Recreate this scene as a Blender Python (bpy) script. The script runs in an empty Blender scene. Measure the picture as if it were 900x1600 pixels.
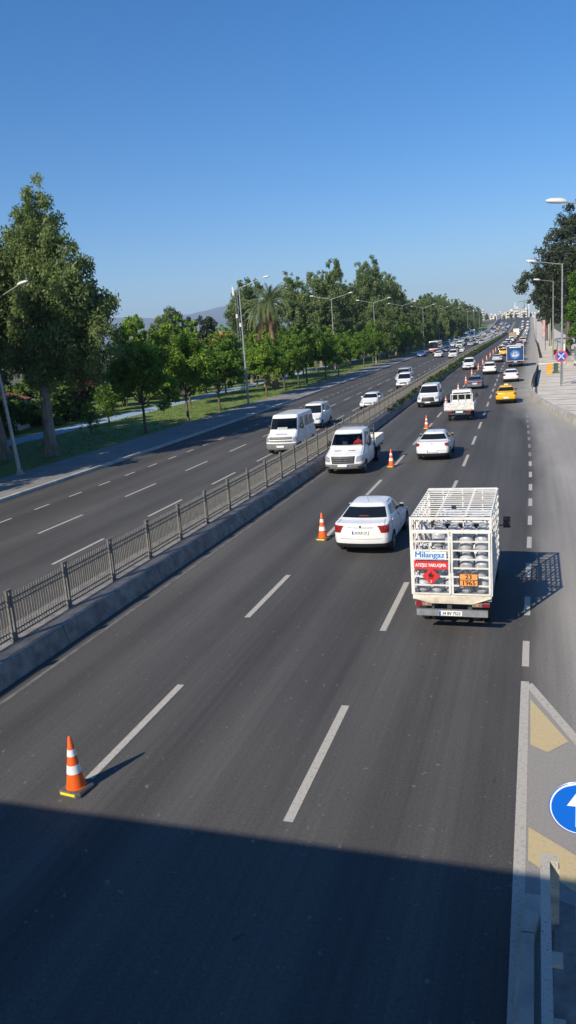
import bpy, bmesh, math, random
import numpy as np
from mathutils import Vector, Matrix
R = math.radians
rng = random.Random(7)
C = bpy.context.scene.collection
SC = bpy.context.scene

# ------------------------------------------------------------------ camera, sky, sun, exposure
H = 6.8
def cam_axes(yaw, pitch, roll):
    f = np.array([-math.sin(yaw)*math.cos(pitch), math.cos(yaw)*math.cos(pitch), -math.sin(pitch)])
    r = np.array([math.cos(yaw), math.sin(yaw), 0.0]); u = np.cross(r, f)
    c, s = math.cos(roll), math.sin(roll)
    return c*r+s*u, -s*r+c*u, f
r_, u_, f_ = cam_axes(R(18.37), R(12.53), R(-4.22))
cd = bpy.data.cameras.new('camera'); cam = bpy.data.objects.new('camera', cd); C.objects.link(cam)
cam.matrix_world = Matrix(((r_[0], u_[0], -f_[0], 0), (r_[1], u_[1], -f_[1], 0), (r_[2], u_[2], -f_[2], H), (0, 0, 0, 1)))
cd.sensor_fit = 'VERTICAL'; cd.sensor_height = 36; cd.lens = 27.0
cd.clip_start = 0.05; cd.clip_end = 40000
SC.camera = cam
SUN = Vector((0.58, 1.323, -1.0)).normalized()          # the way the light travels
elev = math.asin(-SUN.z)
W = bpy.data.worlds.new('World'); SC.world = W; W.use_nodes = True
wn = W.node_tree.nodes; wl = W.node_tree.links
sky = wn.new('ShaderNodeTexSky'); sky.sky_type = 'NISHITA'; sky.sun_disc = False
sky.sun_elevation = elev; sky.sun_rotation = math.atan2(-SUN.x, -SUN.y)
sky.altitude = 0; sky.air_density = 1.0; sky.dust_density = 0.3; sky.ozone_density = 4.0
wn['Background'].inputs['Strength'].default_value = 0.098
hsv = wn.new('ShaderNodeHueSaturation'); hsv.inputs['Saturation'].default_value = 1.36
wl.new(sky.outputs['Color'], hsv.inputs['Color']); tin = wn.new('ShaderNodeMix'); tin.data_type = 'RGBA'; tin.blend_type = 'MULTIPLY'; tin.inputs['Factor'].default_value = 1; tin.inputs['B'].default_value = (.89, .955, 1.08, 1)
wl.new(hsv.outputs['Color'], tin.inputs['A']); wl.new(tin.outputs['Result'], wn['Background'].inputs['Color'])
sl = bpy.data.lights.new('sun', 'SUN'); sl.energy = 4.9; sl.angle = R(0.53); sl.color = (1.0, 0.905, 0.75)
sun = bpy.data.objects.new('sun', sl); C.objects.link(sun)
sun.rotation_mode = 'QUATERNION'; sun.rotation_quaternion = SUN.to_track_quat('-Z', 'Y')
SC.view_settings.view_transform = 'Standard'; SC.view_settings.look = 'None'
SC.view_settings.exposure = 0.34; SC.view_settings.gamma = 1
SC.render.engine = 'CYCLES'
SC.cycles.use_denoising = True
SC.cycles.max_bounces = 6; SC.cycles.transparent_max_bounces = 8; SC.cycles.volume_bounces = 0
SC.cycles.sample_clamp_indirect = 6

# ------------------------------------------------------------------ the road's line and rise
CY = [-200, 36, 47, 58, 72, 97.5, 112, 127, 136, 167, 194, 260, 350, 520, 680, 2000, 20000]
CX = [0, 0, -.17, -.38, -.68, -1.15, -1.42, -1.6, -1.68, -1.9, -2.05, -2.4, -2.8, -3.5, -4.6, -11, -11]
ZY = [-200, 60, 90, 125, 165, 200, 258, 347, 430, 520, 600, 680, 740, 820, 1000, 20000]
ZZ = [0, 0, .1, .3, .65, .85, 1.05, 1.45, 2.0, 3.1, 6.2, 10.1, 11.9, 12.6, 12.6, 12.6]
_yy = np.arange(-200, 1500, 2.0)
def _smooth(a, n):
    k = np.ones(n)/n; p = np.pad(a, n//2, mode='edge'); return np.convolve(p, k, 'valid')[:len(a)]
_cx = _smooth(np.interp(_yy, CY, CX), 9); _cz = _smooth(np.interp(_yy, ZY, ZZ), 15)
def cx(y): return float(np.interp(y, _yy, _cx))
def cz(y): return float(np.interp(y, _yy, _cz))
def P(x, y, z=0.0): return Vector((x+cx(y), y, cz(y)+z))
def yaw_at(y): return -math.atan((cx(y+2)-cx(y-2))/4)
def slope_at(y): return math.atan((cz(y+2)-cz(y-2))/4)

# ------------------------------------------------------------------ materials
def N(nt, t, **kw):
    n = nt.nodes.new(t)
    for k, v in kw.items(): setattr(n, k, v)
    return n
def mat(name, col, rough=.6, metal=0.0, nscale=0, namt=0.0, coat=0.0, bump=0.0, spec=.5, stretch=(1, 1, 1), col2=None, detail=6, coords='Object'):
    m = bpy.data.materials.new(name); m.use_nodes = True; nt = m.node_tree
    b = nt.nodes['Principled BSDF']
    b.inputs['Base Color'].default_value = (*col, 1); b.inputs['Roughness'].default_value = rough
    b.inputs['Metallic'].default_value = metal; b.inputs['Coat Weight'].default_value = coat
    b.inputs['Coat Roughness'].default_value = .05
    b.inputs['Specular IOR Level'].default_value = spec
    if nscale:
        tc = N(nt, 'ShaderNodeTexCoord'); mp = N(nt, 'ShaderNodeMapping'); mp.inputs['Scale'].default_value = stretch
        no = N(nt, 'ShaderNodeTexNoise'); no.inputs['Scale'].default_value = nscale; no.inputs['Detail'].default_value = detail
        no.inputs['Roughness'].default_value = .65
        nt.links.new(tc.outputs[coords], mp.inputs['Vector']); nt.links.new(mp.outputs[0], no.inputs['Vector'])
        rp = N(nt, 'ShaderNodeMapRange'); rp.inputs['From Min'].default_value = .32; rp.inputs['From Max'].default_value = .68
        nt.links.new(no.outputs['Fac'], rp.inputs['Value'])
        mx = N(nt, 'ShaderNodeMix', data_type='RGBA')
        c2 = col2 or tuple(max(0, c*(1-namt)) for c in col); c1 = col if col2 else tuple(min(1, c*(1+namt)) for c in col)
        mx.inputs['A'].default_value = (*c1, 1); mx.inputs['B'].default_value = (*c2, 1)
        nt.links.new(rp.outputs[0], mx.inputs['Factor']); nt.links.new(mx.outputs['Result'], b.inputs['Base Color'])
        if bump:
            bp = N(nt, 'ShaderNodeBump'); bp.inputs['Strength'].default_value = bump; bp.inputs['Distance'].default_value = .02
            nt.links.new(no.outputs['Fac'], bp.inputs['Height']); nt.links.new(bp.outputs[0], b.inputs['Normal'])
    return m
def paint_mat():
    m = bpy.data.materials.new('car_paint'); m.use_nodes = True; nt = m.node_tree; b = nt.nodes['Principled BSDF']
    oi = N(nt, 'ShaderNodeObjectInfo'); tc = N(nt, 'ShaderNodeTexCoord'); no = N(nt, 'ShaderNodeTexNoise')
    no.inputs['Scale'].default_value = 2.2; no.inputs['Detail'].default_value = 5
    nt.links.new(tc.outputs['Object'], no.inputs['Vector'])
    rp = N(nt, 'ShaderNodeMapRange'); rp.inputs['From Min'].default_value = .35; rp.inputs['From Max'].default_value = .7
    rp.inputs['To Min'].default_value = 1.0; rp.inputs['To Max'].default_value = .88
    nt.links.new(no.outputs['Fac'], rp.inputs['Value'])
    mx = N(nt, 'ShaderNodeMix', data_type='RGBA', blend_type='MULTIPLY'); mx.inputs['Factor'].default_value = 1
    nt.links.new(oi.outputs['Color'], mx.inputs['A']); nt.links.new(rp.outputs[0], mx.inputs['B'])
    nt.links.new(mx.outputs['Result'], b.inputs['Base Color'])
    b.inputs['Roughness'].default_value = .38; b.inputs['Coat Weight'].default_value = .6; b.inputs['Coat Roughness'].default_value = .06
    return m
def glass_mat():
    m = bpy.data.materials.new('clear_glass'); m.use_nodes = True; nt = m.node_tree
    out = nt.nodes['Material Output']; tr = N(nt, 'ShaderNodeBsdfTransparent'); tr.inputs['Color'].default_value = (.70, .75, .75, 1)
    gl = N(nt, 'ShaderNodeBsdfGlossy'); gl.inputs['Roughness'].default_value = .03
    fr = N(nt, 'ShaderNodeFresnel'); fr.inputs['IOR'].default_value = 1.5; mx = N(nt, 'ShaderNodeMixShader')
    nt.links.new(fr.outputs[0], mx.inputs[0]); nt.links.new(tr.outputs[0], mx.inputs[1]); nt.links.new(gl.outputs[0], mx.inputs[2])
    nt.links.new(mx.outputs[0], out.inputs['Surface']); return m
def leaf_mat(name, dark, mid, light, trans=.3, rough=.55):
    m = bpy.data.materials.new(name); m.use_nodes = True; nt = m.node_tree; b = nt.nodes['Principled BSDF']; out = nt.nodes['Material Output']
    at = N(nt, 'ShaderNodeAttribute', attribute_name='tint'); oi = N(nt, 'ShaderNodeObjectInfo')
    ad = N(nt, 'ShaderNodeMath', operation='MULTIPLY_ADD'); ad.inputs[1].default_value = .36; ad.inputs[2].default_value = -.15
    nt.links.new(oi.outputs['Random'], ad.inputs[0])
    a2 = N(nt, 'ShaderNodeMath', operation='ADD'); nt.links.new(at.outputs['Fac'], a2.inputs[0]); nt.links.new(ad.outputs[0], a2.inputs[1])
    cr = N(nt, 'ShaderNodeValToRGB'); e = cr.color_ramp.elements
    e[0].color = (*dark, 1); e[1].color = (*light, 1); e[0].position = .05; e[1].position = .95
    k = e.new(.5); k.color = (*mid, 1)
    nt.links.new(a2.outputs[0], cr.inputs[0]); nt.links.new(cr.outputs[0], b.inputs['Base Color'])
    b.inputs['Roughness'].default_value = rough; b.inputs['Specular IOR Level'].default_value = .35
    tl = N(nt, 'ShaderNodeBsdfTranslucent'); nt.links.new(cr.outputs[0], tl.inputs['Color'])
    mx = N(nt, 'ShaderNodeMixShader'); mx.inputs[0].default_value = trans
    nt.links.new(b.outputs[0], mx.inputs[1]); nt.links.new(tl.outputs[0], mx.inputs[2]); nt.links.new(mx.outputs[0], out.inputs['Surface'])
    return m

PAINT = paint_mat(); CLEAR = glass_mat()
DARKGLASS = mat('tinted_glass', (.010, .013, .016), .06, spec=.4)
GREYGLASS = mat('window_glass', (.03, .04, .05), .05, spec=.7)
BLACK = mat('black_plastic', (.018, .018, .02), .5)
RUBBER = mat('tyre_rubber', (.02, .02, .021), .85, nscale=9, namt=.3)
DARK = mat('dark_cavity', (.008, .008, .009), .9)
GREYPL = mat('grey_bumper_plastic', (.16, .165, .17), .55, nscale=4, namt=.2)
STEEL = mat('grey_steel', (.30, .31, .33), .45, metal=.4, nscale=5, namt=.25)
DKSTEEL = mat('dark_steel', (.07, .075, .085), .5, metal=.3, nscale=5, namt=.3)
ALLOY = mat('alloy_rim', (.42, .43, .45), .3, metal=.7)
CHROME = mat('chrome', (.6, .6, .62), .15, metal=.95)
HEADL = mat('headlamp_lens', (.36, .39, .42), .08, metal=.35, spec=.8, nscale=14, namt=.3)
REDL = mat('red_lamp_lens', (.25, .010, .012), .12, coat=.8)
ORANGEL = mat('amber_lamp_lens', (.7, .2, .02), .15, coat=.5)
PLATE = mat('plate_white', (.78, .78, .76), .45)
PLBLUE = mat('plate_blue_band', (.02, .09, .45), .45)
INK = mat('black_ink', (.012, .012, .014), .6)
WHITEP = mat('white_enamel', (.77, .765, .74), .45, nscale=9, coat=.1, col2=(.62, .59, .53), detail=10)
CREAM = mat('cream_painted_steel', (.60, .56, .47), .55, nscale=6, col2=(.40, .33, .24), detail=10)
OLDWHITE = mat('scuffed_white_paint', (.66, .65, .61), .55, nscale=7, namt=.25)
CYL = mat('cylinder_grey_paint', (.46, .485, .52), .4, metal=.15, nscale=7, namt=.35)
CYLW = mat('cylinder_pale_paint', (.46, .47, .48), .45, nscale=7, namt=.3)
VALVE = mat('blue_valve_cap', (.03, .2, .55), .4)
BRANDBLUE = mat('sign_lettering_blue', (.03, .2, .5), .5)
SIGNRED = mat('sign_red', (.62, .03, .035), .45)
SIGNORANGE = mat('hazard_plate_orange', (.82, .33, .1), .45)
SIGNWHITE = mat('sign_white', (.82, .82, .82), .4)
SIGNBLUE = mat('sign_blue', (.006, .13, .62), .35, coat=.3)
NSBLUE = mat('no_stopping_blue', (.03, .08, .38), .45)
NSRED = mat('no_stopping_red', (.55, .07, .09), .45)
ORANGE = mat('cone_orange', (.82, .115, .012), .42, nscale=6, namt=.14)
REFLECT = mat('reflective_white_band', (.8, .8, .8), .4, nscale=8, namt=.12)
CONEBASE = mat('cone_rubber_base', (.10, .098, .09), .8, nscale=7, namt=.35)
YELLOWTAPE = mat('yellow_reflector', (.85, .72, .02), .4)
TAXIY = (.80, .47, .015, 1)
LAMPPOLE = mat('galvanised_pole', (.32, .33, .33), .5, metal=.35, nscale=3, namt=.2)
LAMPWHITE = mat('lamp_housing_white', (.62, .62, .60), .35, coat=.3)
FENCEM = mat('fence_grey_paint', (.175, .168, .15), .55, metal=.15, nscale=5, namt=.3)
SEATF = mat('seat_fabric', (.05, .052, .06), .9)
EMBLEM = mat('dark_blue_emblem', (.02, .045, .12), .3, coat=.4)
PAPER = mat('paper_sheet', (.8, .8, .78), .7)
SHIRT = mat('red_shirt', (.5, .02, .025), .8); SKIN = mat('skin', (.45, .26, .18), .55); HAIR = mat('dark_hair', (.02, .015, .012), .7)
JACKET = mat('black_jacket', (.02, .02, .024), .8); JEANS = mat('dark_jeans', (.03, .04, .07), .9)
BARK = mat('plane_tree_bark', (.12, .095, .07), .9, nscale=3, namt=.45, stretch=(3, 3, .7), bump=.5)
EUBARK = mat('eucalyptus_bark', (.30, .255, .205), .85, nscale=1.6, namt=.5, stretch=(2.4, 2.4, .5), bump=.5, col2=(.11, .085, .065))
PALMBARK = mat('palm_trunk_bark', (.27, .17, .10), .9, nscale=4, namt=.45, stretch=(1, 1, 5), bump=.6)
L_PLANE = leaf_mat('plane_leaf', (.06, .12, .015), (.135, .25, .028), (.25, .38, .05), .42)
L_EUC = leaf_mat('eucalyptus_leaf', (.07, .115, .037), (.155, .22, .07), (.27, .335, .12), .42)
L_DARK = leaf_mat('casuarina_leaf', (.026, .036, .018), (.05, .066, .032), (.085, .105, .05), .25)
L_BRIGHT = leaf_mat('bright_leaf', (.035, .085, .01), (.075, .165, .018), (.14, .26, .03), .35)
L_BUSH = leaf_mat('bush_leaf', (.03, .07, .012), (.065, .135, .02), (.15, .23, .04), .35)
L_FLOWER = leaf_mat('oleander_bloom', (.08, .05, .03), (.25, .09, .07), (.36, .14, .11), .3)
L_PALM = leaf_mat('palm_frond_leaf', (.08, .11, .04), (.17, .22, .08), (.29, .34, .14), .35)
L_DRY = leaf_mat('dry_palm_frond', (.12, .07, .035), (.22, .14, .075), (.32, .22, .12), .2)
L_HEDGE = leaf_mat('median_shrub_leaf', (.025, .05, .012), (.055, .10, .02), (.11, .17, .035), .3)

def asphalt_mat():
    m = bpy.data.materials.new('asphalt'); m.use_nodes = True; nt = m.node_tree; L = nt.links; b = nt.nodes['Principled BSDF']
    uv = N(nt, 'ShaderNodeUVMap', uv_map='road'); ed = N(nt, 'ShaderNodeUVMap', uv_map='edge')
    sp = N(nt, 'ShaderNodeSeparateXYZ'); L.new(uv.outputs[0], sp.inputs[0])
    se = N(nt, 'ShaderNodeSeparateXYZ'); L.new(ed.outputs[0], se.inputs[0])
    def noise(scale, sx, sy, det=5, rough=.6):
        mp = N(nt, 'ShaderNodeMapping'); mp.inputs['Scale'].default_value = (sx, sy, 1); L.new(uv.outputs[0], mp.inputs[0])
        n = N(nt, 'ShaderNodeTexNoise'); n.inputs['Scale'].default_value = scale; n.inputs['Detail'].default_value = det; n.inputs['Roughness'].default_value = rough
        L.new(mp.outputs[0], n.inputs[0]); return n.outputs['Fac']
    def rng_(v, a, bb, c, d):
        r = N(nt, 'ShaderNodeMapRange'); r.inputs[1].default_value = a; r.inputs[2].default_value = bb; r.inputs[3].default_value = c; r.inputs[4].default_value = d
        L.new(v, r.inputs[0]); return r.outputs[0]
    def mth(op, a, bb):
        n = N(nt, 'ShaderNodeMath', operation=op)
        for i, v in enumerate((a, bb)):
            if isinstance(v, (int, float)): n.inputs[i].default_value = v
            else: L.new(v, n.inputs[i])
        return n.outputs[0]
    streak = rng_(noise(1.0, .9, .012, 4), .3, .7, .76, 1.24)
    patch = rng_(noise(.22, 1, .35, 5), .3, .7, .80, 1.20)
    grain = rng_(noise(22, 1, 1, 4, .85), .25, .75, .62, 1.38)
    # polished wheel tracks down every lane, a darker oil strip between them
    wv = N(nt, 'ShaderNodeMath', operation='SINE'); L.new(mth('MULTIPLY_ADD', sp.outputs[0], 3.57), wv.inputs[0])
    track = rng_(wv.outputs[0], -1, 1, .90, 1.10)
    fine = rng_(noise(1.0, 9, .09, 5, .7), .3, .7, .87, 1.13)
    val = mth('MULTIPLY', mth('MULTIPLY', streak, patch), mth('MULTIPLY', mth('MULTIPLY', grain, fine), track))
    base = N(nt, 'ShaderNodeMix', data_type='RGBA', blend_type='MULTIPLY'); base.inputs['Factor'].default_value = 1
    base.inputs['A'].default_value = (.076, .0725, .068, 1); L.new(val, base.inputs['B'])
    # the merging lane at the right is older and paler; dust gathers along its kerb
    xx = mth('ADD', sp.outputs[0], mth('MULTIPLY', mth('SUBTRACT', noise(.5, 1, .12, 4), .5), 1.6))
    pale = rng_(xx, -.35, .85, 0, .95)
    dust = rng_(mth('ADD', se.outputs[0], mth('MULTIPLY', mth('SUBTRACT', noise(.8, 1, .3, 4), .5), 1.2)), 0.2, 3.0, .95, 0)
    old = N(nt, 'ShaderNodeMix', data_type='RGBA', blend_type='MULTIPLY'); old.inputs['Factor'].default_value = 1
    old.inputs['A'].default_value = (.33, .307, .272, 1); L.new(mth('MULTIPLY', mth('MULTIPLY', patch, grain), streak), old.inputs['B'])
    du = N(nt, 'ShaderNodeMix', data_type='RGBA'); du.inputs['A'].default_value = (0, 0, 0, 1)
    m1 = N(nt, 'ShaderNodeMix', data_type='RGBA'); L.new(pale, m1.inputs['Factor']); L.new(base.outputs['Result'], m1.inputs['A']); L.new(old.outputs['Result'], m1.inputs['B'])
    m2 = N(nt, 'ShaderNodeMix', data_type='RGBA'); L.new(dust, m2.inputs['Factor']); L.new(m1.outputs['Result'], m2.inputs['A']); m2.inputs['B'].default_value = (.36, .34, .30, 1)
    # small pale and dark specks, cracks and oil drips
    spk = rng_(noise(7.5, 1, .8, 2), .685, .72, 0, .6); m3 = N(nt, 'ShaderNodeMix', data_type='RGBA'); L.new(spk, m3.inputs['Factor'])
    L.new(m2.outputs['Result'], m3.inputs['A']); m3.inputs['B'].default_value = (.2, .19, .175, 1)
    oil = rng_(noise(3.1, 1.2, .9, 3), .69, .74, 0, .65); m4 = N(nt, 'ShaderNodeMix', data_type='RGBA'); L.new(oil, m4.inputs['Factor'])
    L.new(m3.outputs['Result'], m4.inputs['A']); m4.inputs['B'].default_value = (.035, .035, .037, 1)
    L.new(m4.outputs['Result'], b.inputs['Base Color']); b.inputs['Roughness'].default_value = .8; b.inputs['Specular IOR Level'].default_value = .35
    bp = N(nt, 'ShaderNodeBump'); bp.inputs['Strength'].default_value = .35; bp.inputs['Distance'].default_value = .01
    L.new(noise(60, 1, 1, 2, .8), bp.inputs['Height']); L.new(bp.outputs[0], b.inputs['Normal'])
    return m
ASPH = asphalt_mat()
def worn_paint(name, col, under=(.085, .083, .08), lo=.40, hi=.50, k=7):
    m = bpy.data.materials.new(name); m.use_nodes = True; nt = m.node_tree; L = nt.links; b = nt.nodes['Principled BSDF']
    g = N(nt, 'ShaderNodeNewGeometry'); n = N(nt, 'ShaderNodeTexNoise'); n.inputs['Scale'].default_value = k; n.inputs['Detail'].default_value = 7; n.inputs['Roughness'].default_value = .75
    L.new(g.outputs['Position'], n.inputs[0]); r = N(nt, 'ShaderNodeMapRange'); r.inputs[1].default_value = lo-.12; r.inputs[2].default_value = hi
    L.new(n.outputs['Fac'], r.inputs[0]); mx = N(nt, 'ShaderNodeMix', data_type='RGBA'); L.new(r.outputs[0], mx.inputs['Factor'])
    mx.inputs['A'].default_value = (*under, 1); mx.inputs['B'].default_value = (*col, 1)
    L.new(mx.outputs['Result'], b.inputs['Base Color']); b.inputs['Roughness'].default_value = .75; return m
LINE = worn_paint('worn_white_road_paint', (.47, .435, .375), under=(.19, .18, .16), lo=.38, hi=.5, k=18)
LINED = worn_paint('faded_white_road_paint', (.30, .29, .26), lo=.42, hi=.56)
CHEV = worn_paint('worn_yellow_road_paint', (.56, .44, .23), under=(.38, .33, .25), lo=.36, hi=.52, k=16)
GOREM = mat('gore_asphalt', (.29, .27, .24), .85, nscale=30, namt=.16, detail=8)
CONC = mat('concrete', (.40, .38, .335), .85, nscale=1.4, namt=.3, detail=8, bump=.15)
CONCD = mat('grey_concrete', (.215, .20, .18), .85, nscale=2.6, namt=.42, detail=8, bump=.15)
GRASS = mat('lawn', (.17, .225, .04), .9, nscale=.8, namt=.35, detail=12, col2=(.09, .15, .024))
SOIL = mat('dry_ground', (.13, .115, .075), .95, nscale=.15, namt=.35, detail=9, col2=(.07, .085, .04))
BIKE = mat('blue_cycle_path', (.27, .39, .48), .75, nscale=1.2, namt=.14)
HILL = mat('hillside', (.05, .06, .05), .95, nscale=.002, namt=.35, detail=9)
def paving_mat(name, col, joint, dark):
    m = bpy.data.materials.new(name); m.use_nodes = True; nt = m.node_tree; L = nt.links; b = nt.nodes['Principled BSDF']
    g = N(nt, 'ShaderNodeNewGeometry'); br = N(nt, 'ShaderNodeTexBrick'); br.offset = 0
    br.inputs['Scale'].default_value = 1; br.inputs['Brick Width'].default_value = 1.2 if joint < 2 else 400; br.inputs['Row Height'].default_value = joint
    br.inputs['Mortar Size'].default_value = 0.02 if joint < 2 else .14; br.inputs['Mortar Smooth'].default_value = .2
    br.inputs['Color1'].default_value = (*col, 1); br.inputs['Color2'].default_value = (*[c*.93 for c in col], 1); br.inputs['Mortar'].default_value = (*dark, 1)
    L.new(g.outputs['Position'], br.inputs['Vector'])
    n = N(nt, 'ShaderNodeTexNoise'); n.inputs['Scale'].default_value = .7; n.inputs['Detail'].default_value = 8; L.new(g.outputs['Position'], n.inputs[0])
    r = N(nt, 'ShaderNodeMapRange'); r.inputs[1].default_value = .3; r.inputs[2].default_value = .7; r.inputs[3].default_value = .8; r.inputs[4].default_value = 1.15
    L.new(n.outputs['Fac'], r.inputs[0]); mx = N(nt, 'ShaderNodeMix', data_type='RGBA', blend_type='MULTIPLY'); mx.inputs['Factor'].default_value = 1
    L.new(br.outputs['Color'], mx.inputs['A']); L.new(r.outputs[0], mx.inputs['B']); L.new(mx.outputs['Result'], b.inputs['Base Color'])
    b.inputs['Roughness'].default_value = .85; return m
PAVE = paving_mat('grey_paving', (.25, .24, .225), .8, (.15, .145, .135))
PAVER = paving_mat('plaza_paving', (.64, .57, .48), 4.6, (.10, .085, .075))
def rusty_mat():
    m = mat('chipped_white_steel', (.62, .60, .55), .55); nt = m.node_tree; L = nt.links; b = nt.nodes['Principled BSDF']
    tc = N(nt, 'ShaderNodeTexCoord'); n = N(nt, 'ShaderNodeTexNoise'); n.inputs['Scale'].default_value = 48; n.inputs['Detail'].default_value = 5; n.inputs['Roughness'].default_value = .7
    n2 = N(nt, 'ShaderNodeTexNoise'); n2.inputs['Scale'].default_value = 3.5
    L.new(tc.outputs['Object'], n.inputs[0]); L.new(tc.outputs['Object'], n2.inputs[0])
    a = N(nt, 'ShaderNodeMath', operation='MULTIPLY_ADD'); a.inputs[1].default_value = .22; L.new(n2.outputs['Fac'], a.inputs[0]); L.new(n.outputs['Fac'], a.inputs[2])
    r = N(nt, 'ShaderNodeMapRange'); r.inputs[1].default_value = .70; r.inputs[2].default_value = .745; L.new(a.outputs[0], r.inputs[0])
    mx = N(nt, 'ShaderNodeMix', data_type='RGBA'); L.new(r.outputs[0], mx.inputs['Factor'])
    mx.inputs['A'].default_value = (.48, .45, .38, 1); mx.inputs['B'].default_value = (.15, .095, .06, 1)
    L.new(mx.outputs['Result'], b.inputs['Base Color']); return m
RUSTY = rusty_mat()

# ------------------------------------------------------------------ mesh helpers
def set_props(o, label=None, cat=None, group=None, kind=None):
    if label: o['label'] = label
    if cat: o['category'] = cat
    if group: o['group'] = group
    if kind: o['kind'] = kind
    return o
def empty(name, loc=(0, 0, 0), rz=0, rx=0):
    o = bpy.data.objects.new(name, None); C.objects.link(o); o.location = loc; o.rotation_euler = (rx, 0, rz); o.empty_display_size = .2
    return o
def thing(name, label, cat, loc=(0, 0, 0), rz=0, group=None, rx=0):
    return set_props(empty(name, loc, rz, rx), label, cat, group)
def link(name, me, parent=None):
    o = bpy.data.objects.new(name, me); C.objects.link(o); o.parent = parent; return o
class MB:
    def __init__(s): s.v = []; s.f = []; s.mi = []
    def add(s, vs, fs, mi=0):
        b = len(s.v); s.v += [tuple(p) for p in vs]; s.f += [tuple(b+i for i in f) for f in fs]; s.mi += [mi]*len(fs); return s
    def box(s, c, d, rz=0, mi=0, mtx=None):
        hx, hy, hz = d[0]/2, d[1]/2, d[2]/2
        m = mtx or Matrix.Rotation(rz, 3, 'Z')
        vs = [Vector(c)+m @ Vector((x*hx, y*hy, z*hz)) for z in (-1, 1) for y in (-1, 1) for x in (-1, 1)]
        return s.add(vs, [(0, 2, 3, 1), (4, 5, 7, 6), (0, 1, 5, 4), (2, 6, 7, 3), (0, 4, 6, 2), (1, 3, 7, 5)], mi)
    def bar(s, a, b, w, t=None, mi=0):
        a = Vector(a); b = Vector(b); d = b-a; L = d.length; q = d.to_track_quat('Y', 'Z').to_matrix()
        return s.box((a+b)/2, (w, L, t or w), mtx=q, mi=mi)
    def tube(s, pts, rad, n=8, mi=0, caps=True):
        pts = [Vector(p) for p in pts]; k = len(pts); rad = rad if hasattr(rad, '__len__') else [rad]*k
        rings = []
        for i, p in enumerate(pts):
            d = (pts[min(i+1, k-1)]-pts[max(i-1, 0)]).normalized()
            up = Vector((0, 0, 1)) if abs(d.z) < .9 else Vector((1, 0, 0))
            x = d.cross(up).normalized(); y = x.cross(d)
            rings.append([p+(x*math.cos(2*math.pi*j/n)+y*math.sin(2*math.pi*j/n))*rad[i] for j in range(n)])
        vs = [q for r in rings for q in r]
        fs = [(i*n+j, i*n+(j+1) % n, (i+1)*n+(j+1) % n, (i+1)*n+j) for i in range(k-1) for j in range(n)]
        if caps: fs += [tuple(range(n-1, -1, -1)), tuple((k-1)*n+j for j in range(n))]
        return s.add(vs, fs, mi)
    def lathe(s, prof, n=16, c=(0, 0, 0), axis='Z', mi=0):
        vs = []; fs = []; k = len(prof)
        for (r, z) in prof:
            for j in range(n):
                a = 2*math.pi*j/n; x, y = r*math.cos(a), r*math.sin(a)
                q = (x, y, z) if axis == 'Z' else ((z, x, y) if axis == 'X' else (x, z, -y))
                vs.append((q[0]+c[0], q[1]+c[1], q[2]+c[2]))
        for i in range(k-1):
            for j in range(n): fs.append((i*n+j, i*n+(j+1) % n, (i+1)*n+(j+1) % n, (i+1)*n+j))
        fs.append(tuple(range(n-1, -1, -1))); fs.append(tuple((k-1)*n+j for j in range(n)))
        return s.add(vs, fs, mi)
    def prism(s, poly, z0, z1, mi=0):
        n = len(poly); vs = [(x, y, z0) for x, y in poly]+[(x, y, z1) for x, y in poly]
        fs = [tuple(range(n-1, -1, -1)), tuple(range(n, 2*n))]+[(i, (i+1) % n, n+(i+1) % n, n+i) for i in range(n)]
        return s.add(vs, fs, mi)
    def mesh(s, name, mats, smooth=False, angle=35):
        me = bpy.data.meshes.new(name); me.from_pydata(s.v, [], s.f)
        for m in (mats if isinstance(mats, (list, tuple)) else [mats]): me.materials.append(m)
        if any(s.mi): me.polygons.foreach_set('material_index', s.mi)
        if smooth:
            me.polygons.foreach_set('use_smooth', [True]*len(me.polygons))
            me.set_sharp_from_angle(angle=R(angle))
        me.update(); return me
    def build(s, name, mats, parent=None, smooth=False, angle=35): return link(name, s.mesh(name, mats, smooth, angle), parent)
def children(o): return [c for c in o.children]
def copy_tree(o, parent=None, skip=()):
    c = o.copy(); C.objects.link(c)
    if parent: c.parent = parent
    for ch in list(o.children):
        if ch.name.split('.')[0] in skip: continue
        copy_tree(ch, c, skip)
    return c
_txt = {}
def text(name, body, size, mtx, m, parent, ext=.002, width=None, bold=0.0, thick=0.0):
    key = (body, size, ext, bold)
    if key not in _txt:
        cu = bpy.data.curves.new('lettering', 'FONT'); cu.body = body; cu.size = size; cu.extrude = ext; cu.align_x = 'CENTER'; cu.align_y = 'CENTER'; cu.offset = bold
        cu.resolution_u = 3
        o = bpy.data.objects.new('lettering', cu); C.objects.link(o); bpy.context.view_layer.update()
        me = bpy.data.meshes.new_from_object(o.evaluated_get(bpy.context.evaluated_depsgraph_get()))
        bpy.data.objects.remove(o); bpy.data.curves.remove(cu); _txt[key] = me
    me = _txt[key].copy(); me.materials.clear()
    if thick:
        b3 = bmesh.new()
        for k, d in enumerate((-thick, 0, thick)):
            m3 = _txt[key].copy(); m3.transform(Matrix.Translation((d, 0, .0008*k))); b3.from_mesh(m3); bpy.data.meshes.remove(m3)
        b3.to_mesh(me); b3.free(); me.materials.clear(); me.materials.append(m)
    xs = [v.co.x for v in me.vertices]; w0 = max(xs)-min(xs); s = (width/w0) if width else 1
    me.transform(Matrix.Diagonal((s, 1, 1, 1)))
    o = link(name, me, parent); o.matrix_local = mtx; return o
FACE_REAR = Matrix.Rotation(R(90), 4, 'X')                                   # lettering that faces -Y
FACE_FRONT = Matrix.Rotation(math.pi, 4, 'Z') @ Matrix.Rotation(R(90), 4, 'X')  # lettering that faces +Y
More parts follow.
